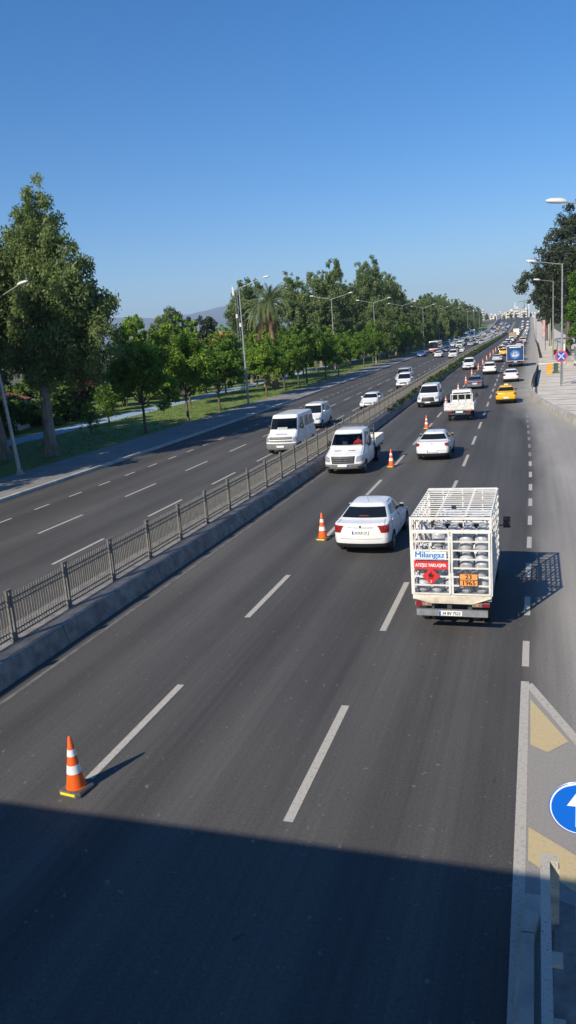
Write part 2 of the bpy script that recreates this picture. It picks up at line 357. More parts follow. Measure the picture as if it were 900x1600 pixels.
ORD = ['nearest', 'second', 'third', 'fourth', 'fifth', 'sixth', 'seventh', 'eighth', 'ninth', 'tenth', 'eleventh', 'twelfth', 'thirteenth', 'fourteenth', 'fifteenth', 'sixteenth', 'seventeenth', 'eighteenth', 'nineteenth', 'twentieth', 'twenty-first', 'twenty-second', 'twenty-third', 'twenty-fourth', 'twenty-fifth', 'twenty-sixth', 'twenty-seventh', 'twenty-eighth', 'twenty-ninth', 'thirtieth']+['thirty-'+k for k in ('first', 'second', 'third', 'fourth', 'fifth', 'sixth', 'seventh', 'eighth', 'ninth')]+['fortieth']+['forty-'+k for k in ('first', 'second', 'third', 'fourth', 'fifth')]

# ------------------------------------------------------------------ ground, road, kerbs, markings
YS = sorted(set([-40, -20, 0]+[float(y) for y in np.arange(3, 210, 1.5)]+[float(y) for y in np.arange(210, 905, 6)]))
KER = [(-40, 20), (10, 16), (25, 9.5), (35, 6.6), (45, 4.3), (53.7, 2.79), (60.3, 1.88), (66.8, .98), (73.8, .36), (79, .1), (85.7, .12), (99.4, .58), (107.9, .95), (127, 1.68), (175, 1.85), (290, 2.0), (460, 2.1), (1000, 2.1)]
_kx = _smooth(np.interp(_yy, [k[0] for k in KER], [k[1] for k in KER]), 5)
def KX(y): return float(np.interp(y, _yy, _kx))
_kl = np.stack([_kx, _yy], 1)[60:]
def kdist(x, y): return float(np.sqrt(((_kl-np.array([x, y]))**2).sum(1)).min())
def sheet(name, cols, ys, z, m, kind='structure', uv=False):
    vs = []; n = len(cols(ys[0])); uvs = []
    for y in ys:
        for x in cols(y): vs.append(P(x, y, z)); uvs.append((x, y))
    fs = [(i*n+j, i*n+j+1, (i+1)*n+j+1, (i+1)*n+j) for i in range(len(ys)-1) for j in range(n-1)]
    me = bpy.data.meshes.new(name); me.from_pydata(vs, [], fs); me.materials.append(m)
    if uv:
        li = np.zeros(len(me.loops), int); me.loops.foreach_get('vertex_index', li)
        a = me.uv_layers.new(name='road'); b = me.uv_layers.new(name='edge'); U = np.array(uvs)
        a.data.foreach_set('uv', U[li].ravel())
        D = np.array([[kdist(x, y) if x > -4 and y > 20 else 9, y] for x, y in uvs]); b.data.foreach_set('uv', D[li].ravel())
    o = link(name, me)
    if kind: o['kind'] = kind
    return o
def sweep(mb, prof, y0, y1, step=1.5, xf=None, hf=None):
    n = len(prof); k = max(2, int((y1-y0)/step)+1); vs = []
    for i in range(k):
        y = y0+(y1-y0)*i/(k-1); bx = xf(y) if xf else 0; h = hf(y) if hf else 1
        if xf:
            d = (xf(y+.5)-xf(y-.5)); s = math.sqrt(1+d*d)
        else: s = 1
        for (x, z) in prof: vs.append(P(bx+x*s, y, z*h))
    fs = [(i*n+j, (i+1)*n+j, (i+1)*n+(j+1) % n, i*n+(j+1) % n) for i in range(k-1) for j in range(n)]
    fs += [tuple(range(n)), tuple((k-1)*n+j for j in range(n-1, -1, -1))]
    mb.add(vs, fs); return mb
def far_ground():
    xs = [-14000, -9000, -5000, -2500, -1200, -600, -300, -150, -80, -45, -20, 20, 60, 150, 400, 1200, 4000, 12000]
    ys = [-400, -100, 0]+list(range(30, 1000, 30))+[1200, 1600, 2500, 4000, 6000, 9000, 14000]
    vs = [(x, y, cz(y)-.09) for y in ys for x in xs]; n = len(xs)
    fs = [(i*n+j, i*n+j+1, (i+1)*n+j+1, (i+1)*n+j) for i in range(len(ys)-1) for j in range(n-1)]
    me = bpy.data.meshes.new('ground'); me.from_pydata(vs, [], fs); me.materials.append(SOIL); o = link('ground', me); o['kind'] = 'structure'
far_ground()
_lx = [-25.4, -24.5, -23, -21, -19, -17, -15, -13, -11, -9, -7.5, -6, -4.5, -3, -2, -1.2]
sheet('road', lambda y: _lx+[-1.2+(KX(y)+.1+1.2)*t for t in (.08, .16, .25, .33, .42, .5, .58, .67, .75, .83, .92, 1)], YS, 0, ASPH, uv=True)
marks = MB(); marks2 = MB(); marks3 = MB(); chev = MB(); gore = MB()
def dash(mb, x, y0, y1, w=.14, x1=None):
    k = max(1, int((y1-y0)/4)); x1 = x if x1 is None else x1
    for i in range(k):
        a, b = y0+(y1-y0)*i/k, y0+(y1-y0)*(i+1)/k; xa, xb = x+(x1-x)*i/k, x+(x1-x)*(i+1)/k
        mb.add([P(xa-w/2, a, .006), P(xa+w/2, a, .006), P(xb+w/2, b, .006), P(xb-w/2, b, .006)], [(0, 1, 2, 3)])
y = 9.75-7.48
while y < 640: dash(marks, -7.03, y, y+3.55, .15); y += 7.48
y = 9.3-7.45
while y < 640: dash(marks, -3.44, y, y+3.65, .15); y += 7.45
dash(marks, -.215, 0.5, 14.5, .15)
y = 15.2
while y < 62: dash(marks if y < 40 else marks2, -.215, y, y+1.35, .14); y += 2.95
y = 128
while y < 640: dash(marks2, .35, y, y+3, .12); y += 5
dash(marks3, -10.42, 4, 110, .10); dash(marks, -10.45, 110, 640, .16)
y = 21.3-6.95*2
while y < 420: dash(marks, -15.6, y, y+3.35, .13); y += 6.95
y = 25.3-7.05*3
while y < 420: dash(marks, -18.98, y, y+3.25, .13); y += 7.05
y = 29.6-2.86*7
while y < 300: dash(marks, -22.2, y, y+1.15, .12); y += 2.86
# the gore: pale asphalt between two white lines, yellow chevrons across it
gx = lambda y: -.14+(14.3-y)*.385
gore.add([P(-.14, 14.3, .003), P(-.14, 3, .003), P(gx(3), 3, .003)], [(0, 1, 2)])
dash(marks, -.17, -.2, 0, .1)
a, b = Vector((-.15, 14.4)), Vector((4.2, 3.1)); nrm = Vector((b.y-a.y, -(b.x-a.x))).normalized()*-.08
marks.add([P(a.x-nrm.x, a.y-nrm.y, .008), P(a.x+nrm.x, a.y+nrm.y, .008), P(b.x+nrm.x, b.y+nrm.y, .008), P(b.x-nrm.x, b.y-nrm.y, .008)], [(3, 2, 1, 0)])
chev.add([P(-.11, 13.75, .009), P(-.10, 12.1, .009), P(.17, 11.9, .009), P(.5, 12.3, .009)], [(0, 1, 2, 3)])
chev.add([P(-.11, 9.85, .009), P(-.11, 9.15, .009), P(.5, 8.6, .009), P(1.4, 8.5, .009), P(1.9, 8.9, .009), P(.5, 9.35, .009)], [(0, 1, 2, 3, 4, 5)])
marks.build('lane_markings', LINE)['kind'] = 'structure'; marks2.build('faded_markings', LINED)['kind'] = 'structure'
marks3.build('sunlit_edge_strip', worn_paint('sunlit_edge_tone', (.20, .19, .175), lo=.45, hi=.62, k=3))['kind'] = 'structure'  # sunlit strip between kerb and fence shadows, put into the colour
gore.build('gore_surface', GOREM)['kind'] = 'structure'; chev.build('gore_chevrons', CHEV)['kind'] = 'structure'
# pavement, verge and cycle path on the left
LY = [y for y in YS if y < 640]
mb = MB(); sweep(mb, [(-29.9, -.08), (-29.9, .15), (-25.62, .14), (-25.62, -.08)], -30, 640, 3); mb.build('left_pavement', PAVE)['kind'] = 'structure'
mb = MB(); sweep(mb, [(-25.6, -.08), (-25.6, .16), (-25.38, .15), (-25.34, -.08)], -30, 640, 3); mb.build('left_kerb', CONC)['kind'] = 'structure'
sheet('verge', lambda y: [-62, -56, -50, -43.6], LY, .02, GRASS); sheet('lawn', lambda y: [-40.35, -36, -32, -29.92], LY, .10, GRASS)
sheet('cycle_path', lambda y: [-43.45, -40.5], LY, .07, BIKE)
pk = MB()
for x in (-43.52, -40.43): sweep(pk, [(x-.07, -.05), (x-.07, .12), (x+.07, .12), (x+.07, -.05)], -30, 600, 4)
pk.build('cycle_path_kerb', CONC)['kind'] = 'structure'
sheet('verge_edge', lambda y: [-62, -100, -160][::-1], LY, -.02, SOIL)
# raised plaza at the right behind a low wall
mb = MB(); ys = [y for y in YS if y > 24]
vs = [];
for y in ys: vs += [P(KX(y)+.3, y, -.1), P(KX(y)+.3, y, .33), P(13, y, .33), P(13, y, -.1)]
fs = [(i*4+j, (i+1)*4+j, (i+1)*4+j+1, i*4+j+1) for i in range(len(ys)-1) for j in range(3)]+[(0, 1, 2, 3)]
mb.add(vs, fs); mb.build('right_pavement', PAVER)['kind'] = 'structure'
wall = thing('low_wall', 'low curving concrete kerb wall along the raised pavement at right', 'wall', P(KX(60), 60, 0))
mb = MB(); hf = lambda y: .52 if y < 100 else max(.36, .52-.02*(y-100))
yy = 25.0
while yy < 240:
    sweep(mb, [(0, -.05), (.02, .55), (.06, 1.0), (.30, 1.0), (.34, -.05)], yy, yy+5.96, 1.0, KX, hf); yy += 6.0
o = mb.build('coping', CONC); o.parent = wall; o.location = -wall.location
# the median: concrete upstand cast in lengths
mb = MB(); yy = -5.0
while yy < 640:
    L = 4.97 if yy < 200 else 19.97
    sweep(mb, [(-12.45, -.02), (-12.42, .43), (-12.36, .46), (-10.98, .49), (-10.92, .46), (-10.80, -.02)], yy, yy+L, 2.5); yy += L+.03
mb.build('median_kerb', CONCD)['kind'] = 'structure'
# kerb island at the foot of the guard rail
isl = MB(); isl.prism([(-.04, 2), (.62, 2), (.9, 8.1), (.22, 8.35), (.2, 8.1)], -.02, .12); isl.build('traffic_island', CONCD)['kind'] = 'structure'
kb = MB()
for y0, y1 in ((2.0, 3.9), (3.93, 5.8), (5.83, 7.68)): kb.add([(-.22, y0, -.02), (-.03, y0, -.02), (-.03, y0, .17), (-.17, y0, .16), (-.22, y1, -.02), (-.03, y1, -.02), (-.03, y1, .17), (-.17, y1, .16)], [(0, 1, 2, 3), (7, 6, 5, 4), (0, 3, 7, 4), (3, 2, 6, 7), (2, 1, 5, 6), (1, 0, 4, 5)])
kb.add([(-.22, 7.71, -.02), (-.03, 7.71, -.02), (-.03, 7.71, .17), (-.17, 7.71, .16), (-.16, 8.42, -.02), (.12, 8.42, -.02), (.10, 8.4, .10), (-.12, 8.4, .10)], [(0, 1, 2, 3), (7, 6, 5, 4), (0, 3, 7, 4), (3, 2, 6, 7), (2, 1, 5, 6), (1, 0, 4, 5)])
kb.build('island_kerb', CONC)['kind'] = 'structure'
# the footbridge the photograph is taken from (its shade falls across the foreground)
br = thing('footbridge', 'concrete footbridge over the highway that shades the foreground', 'bridge', (-10, -1.5, 0))
mb = MB(); mb.box((-4, -2.2, 5.15), (64, 7.6, .5)); mb.build('deck', CONC, br)  # deck made deeper behind the camera to darken the shade below
for yb in (1.57, -5.97):
    mb = MB(); hp = 1.24 if yb > 0 else 3.4; mb.box((-4, yb, 5.38+hp/2), (64, .14, hp)); mb.build('parapet', CONC, br)  # rear one is unseen, its height added to cut sky light in the shade
for x in (-26, 26.5):
    mb = MB(); mb.box((x, -2.2, 2.45), (.8, 2.4, 4.9)); mb.build('pier', CONC, br)
# white bridge parapet where the oncoming carriageway climbs in the distance
pp = thing('parapet_wall', 'long white concrete parapet where the oncoming carriageway climbs far away', 'wall', P(-26, 500, 0))
mb = MB(); sweep(mb, [(-26.1, -.1), (-26.1, 1.3), (-25.75, 1.3), (-25.7, -.1)], 320, 760, 10); o = mb.build('parapet', mat('white_concrete', (.55, .54, .5), .8, nscale=.3, namt=.15)); o.parent = pp; o.location = -pp.location
# hills on the horizon
def hills():
    prof = [(-14000, 380), (-9000, 330), (-7200, 250), (-6340, 275), (-5850, 400), (-5686, 430), (-5236, 395), (-4900, 420), (-4487, 480), (-4200, 495), (-3832, 440), (-3391, 280), (-2900, 230), (-2000, 190), (-1000, 160), (-578, 120), (400, 70), (2500, 60)]
    r = random.Random(3); xs = np.linspace(-14000, 2500, 180); vs = []; nr = 14
    for x in xs:
        h = np.interp(x, [p[0] for p in prof], [p[1] for p in prof])*1.13-40
        for j in range(nr):
            t = j/(nr-1); yy = 9000*(1-(1-t)*.34)+900*math.sin(x*.0011); s = 1-(1-t)*.3
            ridge = .12*math.sin(x*.004+j*.9)+.08*math.sin(x*.009-j*1.7)
            vs.append((x*.9*s, yy, 12+h*(t**1.3)*(1+ridge*(1-t)*2)+r.uniform(-4, 4)))
    fs = [(i*nr+j, i*nr+nr+j, i*nr+nr+j+1, i*nr+j+1) for i in range(len(xs)-1) for j in range(nr-1)]
    me = bpy.data.meshes.new('hills'); me.from_pydata(vs, [], fs); me.materials.append(HILL); me.polygons.foreach_set('use_smooth', [True]*len(fs))
    o = link('hills', me); o['kind'] = 'structure'
hills()

# ------------------------------------------------------------------ the median fence
def fence_panel_mb(L=2.25, gap=.14):
    m = MB(); a, b = gap/2+.06, L-gap/2-.06
    for z, t in ((.12, .035), (.24, .03), (.88, .03), (1.0, .035)): m.box((0, (a+b)/2, z), (.03, b-a, t))
    n = 20
    for i in range(n):
        y = a+.05+(b-a-.1)*i/(n-1); m.box((0, y, .58), (.019, .019, .98))
        m.add([(-.013, y-.013, 1.07), (.013, y-.013, 1.07), (.013, y+.013, 1.07), (-.013, y+.013, 1.07), (0, y, 1.16)], [(0, 1, 4), (1, 2, 4), (2, 3, 4), (3, 0, 4)])
    return m
def fence_post_mb():
    m = MB()
    for s in (-1, 1): m.box((0, s*.065, .60), (.055, .05, 1.2))
    m.box((0, 0, 1.215), (.075, .2, .03)); m.box((0, 0, .95), (.035, .08, .28)); m.box((0, 0, .1), (.035, .08, .2)); m.box((0, 0, .012), (.16, .26, .024))
    return m
fx = -11.52
fence = thing('median_fence', 'long grey steel railing fence with spear tops on the median kerb', 'fence', P(fx, 10, .48))
pm = fence_panel_mb().mesh('panel', FENCEM); qm = fence_post_mb().mesh('post', FENCEM); far = MB(); farp = MB(); pmb = fence_panel_mb(); qmb = fence_post_mb()
for k in range(160):
    y = 7.2+2.25*k
    mtx = Matrix.Translation(P(fx, y, .48)) @ Matrix.Rotation(yaw_at(y+1), 4, 'Z') @ Matrix.Rotation(slope_at(y+1), 4, 'X')
    if k < 96:
        o = link('post', qm, fence); o.matrix_local = Matrix.Translation(-fence.location) @ mtx
        o = link('panel', pm, fence); o.matrix_local = Matrix.Translation(-fence.location) @ mtx
    else:
        far.add([mtx @ Vector(v) for v in pmb.v], pmb.f); farp.add([mtx @ Vector(v) for v in qmb.v], qmb.f)
o = far.build('distant_panel', FENCEM, fence); o.location = -fence.location; o['kind'] = 'stuff'
o = farp.build('distant_post', FENCEM, fence); o.location = -fence.location; o['kind'] = 'stuff'

# ------------------------------------------------------------------ vehicles
class Shell:
    """A car body lofted through horizontal rings; p runs round a half ring (0 front centre .. 4 rear centre), w up through the rings."""
    def __init__(s, L, Wd, Ht, nose=(.72, .22), cowl=(1.15, .98), rf=1.95, rr=1.25, back=(.48, 1.07), lip=(1.03, .08), roof=.56, rad=.28, bow=.10, tail=.07, sill=.24, y0=0.0, belt=.07, bump=.05, smooth=2, rtop=.16):
        s.L, s.W, s.H, s.y0 = L, Wd, Ht, y0; h = Wd/2; M_ = max
        # zf, yf, zr, yr, hf, hm, hr, rad_f, rad_r, bow_f, bow_r
        s.keys = [
            (sill, L-.25, sill+.03, .18, h-.16, h-.14, h-.16, rad, rad*.9, bow, tail),
            (sill+.05, L-bump, sill+.08, bump, h-.04, h-.03, h-.04, rad, rad*.9, bow, tail),
            (.52, L, .58, 0, h-.01, h, h-.015, rad, rad*.85, bow, tail),
            (nose[0]-.05, L-nose[1]*.3, lip[0]-.09, lip[1]*.45, h-.025, h-.005, h-.02, rad, rad*.8, bow, tail),
            (nose[0], L-nose[1], lip[0], lip[1], h-.06, h-.03, h-.045, rad*1.05, rad*.8, bow, tail),
            (cowl[1], L-cowl[0], back[1], back[0], h-.10, h-belt, h-.09, rad*.8, rad*.7, bow*1.3, tail),
            (Ht-.075, L-rf, Ht-.085, rr, roof, roof+.03, roof, rtop, rtop, .07, .05),
            (Ht-.018, L-rf-.13, Ht-.03, rr+.10, roof-.10, roof-.07, roof-.10, rtop*.8, rtop*.8, .05, .04),
            (Ht, L-rf-.5, Ht, rr+.5, roof*.3, roof*.3, roof*.3, .08, .08, .02, .02)]
        s.pv = np.unique(np.round(np.concatenate([np.linspace(0, .8, 7), np.linspace(.8, 1.2, 7), np.linspace(1.2, 2.8, 47), np.linspace(2.8, 3.2, 7), np.linspace(3.2, 4, 7)]), 5))
        s.wv = np.linspace(0, 8, 49); K = np.array(s.keys)
        T = np.zeros((len(s.wv), len(s.pv), 3))
        for i, w in enumerate(s.wv):
            k = np.array([np.interp(w, range(9), K[:, c]) for c in range(K.shape[1])])
            for j, p in enumerate(s.pv): T[i, j] = s.ring(k, p)
        for _ in range(smooth): T[1:-1] = .25*T[:-2]+.5*T[1:-1]+.25*T[2:]
        T[:, :, 1] += y0; s.T = T
    def ring(s, k, p):
        zf, yf, zr, yr, hf, hm, hr, ra, rb, bf, bk = k
        if p <= .8: t = p/.8; return (t*(hf-ra), yf-bf*t*t, zf)
        if p <= 1.2: a = (p-.8)/.4*math.pi/2; return (hf-ra+ra*math.sin(a), yf-bf-ra*(1-math.cos(a)), zf)
        if p >= 3.2: t = (4-p)/.8; return (t*(hr-rb), yr+bk*t*t, zr)
        if p >= 2.8: a = (3.2-p)/.4*math.pi/2; return (hr-rb+rb*math.sin(a), yr+bk+rb*(1-math.cos(a)), zr)
        q = (p-1.2)/1.6; ya, yb = yf-bf-ra, yr+bk+rb
        return (hf*(1-q)+hr*q+4*q*(1-q)*(hm-(hf+hr)/2), ya*(1-q)+yb*q, zf*(1-q)+zr*q)
    def at(s, p, w):
        sg = 1
        if p < 0: p = -p; sg = -1
        elif p > 4: p = 8-p; sg = -1
        fi = np.interp(w, s.wv, np.arange(len(s.wv))); fj = np.interp(p, s.pv, np.arange(len(s.pv)))
        i = min(int(fi), len(s.wv)-2); j = min(int(fj), len(s.pv)-2); a, b = fi-i, fj-j
        v = (s.T[i, j]*(1-a)*(1-b)+s.T[i+1, j]*a*(1-b)+s.T[i, j+1]*(1-a)*b+s.T[i+1, j+1]*a*b)
        return Vector((v[0]*sg, v[1], v[2]))
    def normal(s, p, w):
        e = .03
        dp = s.at(p+e, w)-s.at(p-e, w); dw = s.at(p, min(8, w+e))-s.at(p, max(0, w-e)); n = dw.cross(dp)
        if p < 0 or p > 4: pass
        n = n.normalized() if n.length > 1e-9 else Vector((0, 0, 1))
        q = s.at(p, w); c = Vector((0, s.y0+s.L/2, .6))
        return n if n.dot(q-c) > 0 else -n
    def patch(s, q, off=.008, nx=8, ny=4, mb=None, mi=0):
        """q: four (p, w) corners, anticlockwise from the lower left"""
        mb = mb or MB(); vs = []
        for i in range(ny+1):
            for j in range(nx+1):
                a, b = i/ny, j/nx
                p = (q[0][0]*(1-b)+q[1][0]*b)*(1-a)+(q[3][0]*(1-b)+q[2][0]*b)*a
                w = (q[0][1]*(1-b)+q[1][1]*b)*(1-a)+(q[3][1]*(1-b)+q[2][1]*b)*a
                vs.append(s.at(p, w)+s.normal(p, w)*off)
        n = nx+1
        return mb.add(vs, [(i*n+j, i*n+j+1, (i+1)*n+j+1, (i+1)*n+j) for i in range(ny) for j in range(nx)], mi)
    def body(s, wheels, cut=()):
        """wheels: (y, radius of the arch, z); cut: (p0, p1, w0, w1) openings left for clear windows"""
        T = s.T.copy(); nw, npv = len(s.wv), len(s.pv)
        if wheels:
            for i in range(nw):
                for j in range(npv):
                    if .9 < s.pv[j] < 3.1 and s.wv[i] < 5:
                        for (wy, wr, wz) in wheels:
                            dy, dz = T[i, j, 1]-wy, T[i, j, 2]-wz; d = math.hypot(dy, dz)
                            if abs(d-wr) < .045 and d > 1e-6: T[i, j, 1] = wy+dy*wr/d; T[i, j, 2] = wz+dz*wr/d
        m = MB(); idx = {}
        for sg in (1, -1):
            for i in range(nw):
                for j in range(npv):
                    if sg < 0 and j in (0, npv-1): idx[(sg, i, j)] = idx[(1, i, j)]; continue
                    idx[(sg, i, j)] = len(m.v); v = T[i, j]; m.v.append((v[0]*sg, v[1], v[2]))
        for sg in (1, -1):
            for i in range(nw-1):
                for j in range(npv-1):
                    c = (T[i, j]+T[i+1, j]+T[i, j+1]+T[i+1, j+1])/4; pm_, wm = (s.pv[j]+s.pv[j+1])/2, (s.wv[i]+s.wv[i+1])/2
                    if .9 < pm_ < 3.1 and wm < 5 and any(math.hypot(c[1]-wy, c[2]-wz) < wr-.004 for wy, wr, wz in wheels): continue
                    if any(a < pm_ < b and e < wm < f for a, b, e, f in cut): continue
                    f = (idx[(sg, i, j)], idx[(sg, i, j+1)], idx[(sg, i+1, j+1)], idx[(sg, i+1, j)])
                    m.f.append(f if sg < 0 else f[::-1]); m.mi.append(0)
        top = [idx[(1, nw-1, j)] for j in range(npv)]+[idx[(-1, nw-1, j)] for j in range(npv-2, 0, -1)]
        m.f.append(tuple(top)); m.mi.append(0)
        bot = [idx[(1, 0, j)] for j in range(npv)]+[idx[(-1, 0, j)] for j in range(npv-2, 0, -1)]
        m.f.append(tuple(bot)); m.mi.append(0)
        return m
_wheels = {}
def wheel_meshes(r, wd, steel=False):
    k = (r, wd, steel)
    if k not in _wheels:
        t = MB(); t.lathe([(r*.62, -wd*.46), (r*.9, -wd*.5), (r*.985, -wd*.38), (r, -wd*.2), (r, wd*.2), (r*.985, wd*.38), (r*.9, wd*.5), (r*.66, wd*.46), (r*.63, wd*.30)], 28, axis='X')
        d = MB()
        if steel:
            d.lathe([(r*.62, .0), (r*.64, wd*.40), (r*.58, wd*.42), (r*.5, wd*.2), (r*.28, wd*.26), (r*.22, wd*.36), (.005, wd*.37)], 20, axis='X')
        else:
            d.lathe([(r*.63, wd*.30), (r*.66, wd*.42), (r*.585, wd*.44), (r*.565, wd*.26)], 24, axis='X')
            d.lathe([(.06, wd*.2), (.065, wd*.40), (.03, wd*.43)], 12, axis='X')
            for i in range(5):
                a = 2*math.pi*i/5+.3
                for da in (-.16, .16):
                    d.bar((wd*.37, .05*math.cos(a), .05*math.sin(a)), (wd*.37, r*.6*math.cos(a+da), r*.6*math.sin(a+da)), .035, .02)
        dd = MB(); dd.lathe([(r*.6, wd*.08), (r*.6, wd*.12)], 20, axis='X')
        t.add(dd.v, dd.f)
        _wheels[k] = (t.mesh('wheel', RUBBER, True, 30), d.mesh('rim', STEEL if steel else ALLOY, True, 30))
    return _wheels[k]
def add_wheels(root, spots, r, wd, steel=False):
    a, b = wheel_meshes(r, wd, steel)
    for (x, y) in spots:
        o = link('wheel', a, root); o.location = (x, y, r)
        if x < 0: o.rotation_euler.z = math.pi
        link('rim', b, o)
def plate(root, y, z, rear=True, txt=None, x=0, s=1.0, m=None):
    mb = MB(); mb.box((0, 0, 0), (.52*s, .014, .112*s)); o = mb.build('licence_plate', PLATE, root); o.location = (x, y, z)
    sg = -1 if rear else 1
    f = MB(); f.box((sg*.235*s*(1 if rear else -1)*1, sg*.0085, 0), (.045*s, .004, .104*s)); f.build('blue_band', PLBLUE, o)
    if txt: text('plate_lettering', txt, .105*s, Matrix.Translation((.022*s, sg*.008, -.004)) @ (FACE_REAR if rear else FACE_FRONT), INK, o, width=.40*s, thick=.003)
    return o
def mirror(root, sh, p, w, col, out=.10, size=(.10, .065, .07), mtl=None):
    for sg in (1, -1):
        q = sh.at(p, w); mb = MB()
        mb.lathe([(.02, -1), (.55, -.93), (.9, -.6), (1, 0), (.9, .6), (.55, .93), (.02, 1)], 12)
        mb.v = [(sg*(q.x+out)+v[0]*size[0], q.y+v[1]*size[1], q.z+.04+v[2]*size[2]) for v in mb.v]
        mb.bar((sg*(q.x-.02), q.y, q.z-.01), (sg*(q.x+out*.7), q.y, q.z+.01), .05, .035)
        o = mb.build('mirror', mtl or PAINT, root, True, 50); o.color = col
        mb = MB(); mb.box((sg*(q.x+out), q.y-size[1]*.9, q.z+.04), (size[0]*1.55, size[1]*.5, size[2]*1.6)); mb.build('mirror_glass', DARKGLASS, o)
def rounded_patch(sh, q, off=.008, nx=12, ny=6): return sh.patch(q, off, nx, ny)
def strip(sh, pts, wd=.012, off=.004, mb=None):
    """thin dark seam along (p, w) points"""
    mb = mb or MB(); a = [sh.at(p, w)+sh.normal(p, w)*off for p, w in pts]
    for i in range(len(a)-1): mb.bar(a[i], a[i+1], wd, .004)
    return mb
def fit_shell(root, sh, col, wheels, kind='car', cut=(), glass=DARKGLASS, side=((1.36, 1.97), (2.03, 2.66)), ws=1.03, rear_glass=True, gw=(5.1, 5.9), head=None, tail=None, grille=None, intake=None, low=None, seams=(1.30, 2.0, 2.6), handles=True, tailw=None, rearq=None, bodymat=PAINT):
    o = sh.body(wheels, cut).build('body', bodymat, root, True, 40); o.color = col
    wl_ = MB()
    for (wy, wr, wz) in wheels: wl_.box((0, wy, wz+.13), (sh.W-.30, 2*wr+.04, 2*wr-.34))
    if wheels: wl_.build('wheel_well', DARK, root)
    a, b = gw
    if ws: sh.patch([(ws, a-.03), (-ws, a-.03), (-ws*.985, b+.02), (ws*.985, b+.02)], .009, 20, 6).build('windscreen', glass, root, True)
    if rear_glass:
        q = rearq or [(2.99, a), (5.01, a), (5.02, b), (2.98, b)]
        sh.patch(q, .009, 18, 6).build('rear_window', glass if glass is DARKGLASS else DARKGLASS, root, True)
    for sg in (1, -1):
        for (p0, p1) in side:
            q = [(sg*p0, a+.03), (sg*p1, a+.03), (sg*min(p1, p1-.02), b-.02), (sg*(p0+.03), b-.02)]
            sh.patch(q, .008, 8, 5).build('side_window', glass, root, True)
        if head:
            sh.patch([(sg*p, w) for p, w in head], .008, 10, 5).build('headlight', HEADL, root, True)
        if tail:
            t = [(sg*p if sg > 0 else 8-p, w) for p, w in tail]
            o = sh.patch(t, .009, 10, 5).build('tail_light', REDL, root, True)
    if grille: sh.patch(grille, .008, 14, 4).build('grille', BLACK, root, True)
    if intake: sh.patch(intake, .008, 14, 4).build('lower_intake', BLACK, root, True)
    if low:
        pr, pf, w0, w1, m = low
        if pr: sh.patch([(pr, w0), (8-pr, w0), (8-pr, w1), (pr, w1)], .012, 28, 4).build('bumper', m, root, True)
        if pf: sh.patch([(pf, w0), (-pf, w0), (-pf, w1), (pf, w1)], .012, 28, 4).build('bumper', m, root, True)
    sm = MB()
    for sg in (1, -1):
        for p in seams: strip(sh, [(sg*p, .8), (sg*p, 2), (sg*p, 3.2), (sg*p, 4.3), (sg*p, 5.0)], mb=sm)
    if seams:
        strip(sh, [(p, 2.02) for p in np.linspace(2.85, 5.15, 15)], .010, .004, sm); strip(sh, [(p, 2.12) for p in np.linspace(-1.12, 1.12, 13)], .010, .004, sm)
        for sg in (1, -1): strip(sh, [(sg*1.02, w) for w in np.linspace(3.3, 4.95, 7)], .010, .004, sm)
        strip(sh, [(3.06, w) for w in np.linspace(3.5, 4.9, 5)], .010, .004, sm); strip(sh, [(4.94, w) for w in np.linspace(3.5, 4.9, 5)], .010, .004, sm)
        sm.build('panel_seams', DARK, root)
    if handles:
        for sg in (1, -1):
            for p in seams[1:]:
                q = sh.at(sg*(p-.06), 4.1); n = sh.normal(sg*(p-.06), 4.1)
                mb = MB(); mb.box(q+n*.02, (.03, .17, .028)); o = mb.build('door_handle', PAINT, root); o.color = col
GRQ = lambda p, a, b, t=.9: [(p, a), (-p, a), (-p*t, b), (p*t, b)]
WHT = (.80, .80, .79, 1); OFFW = (.74, .74, .71, 1)

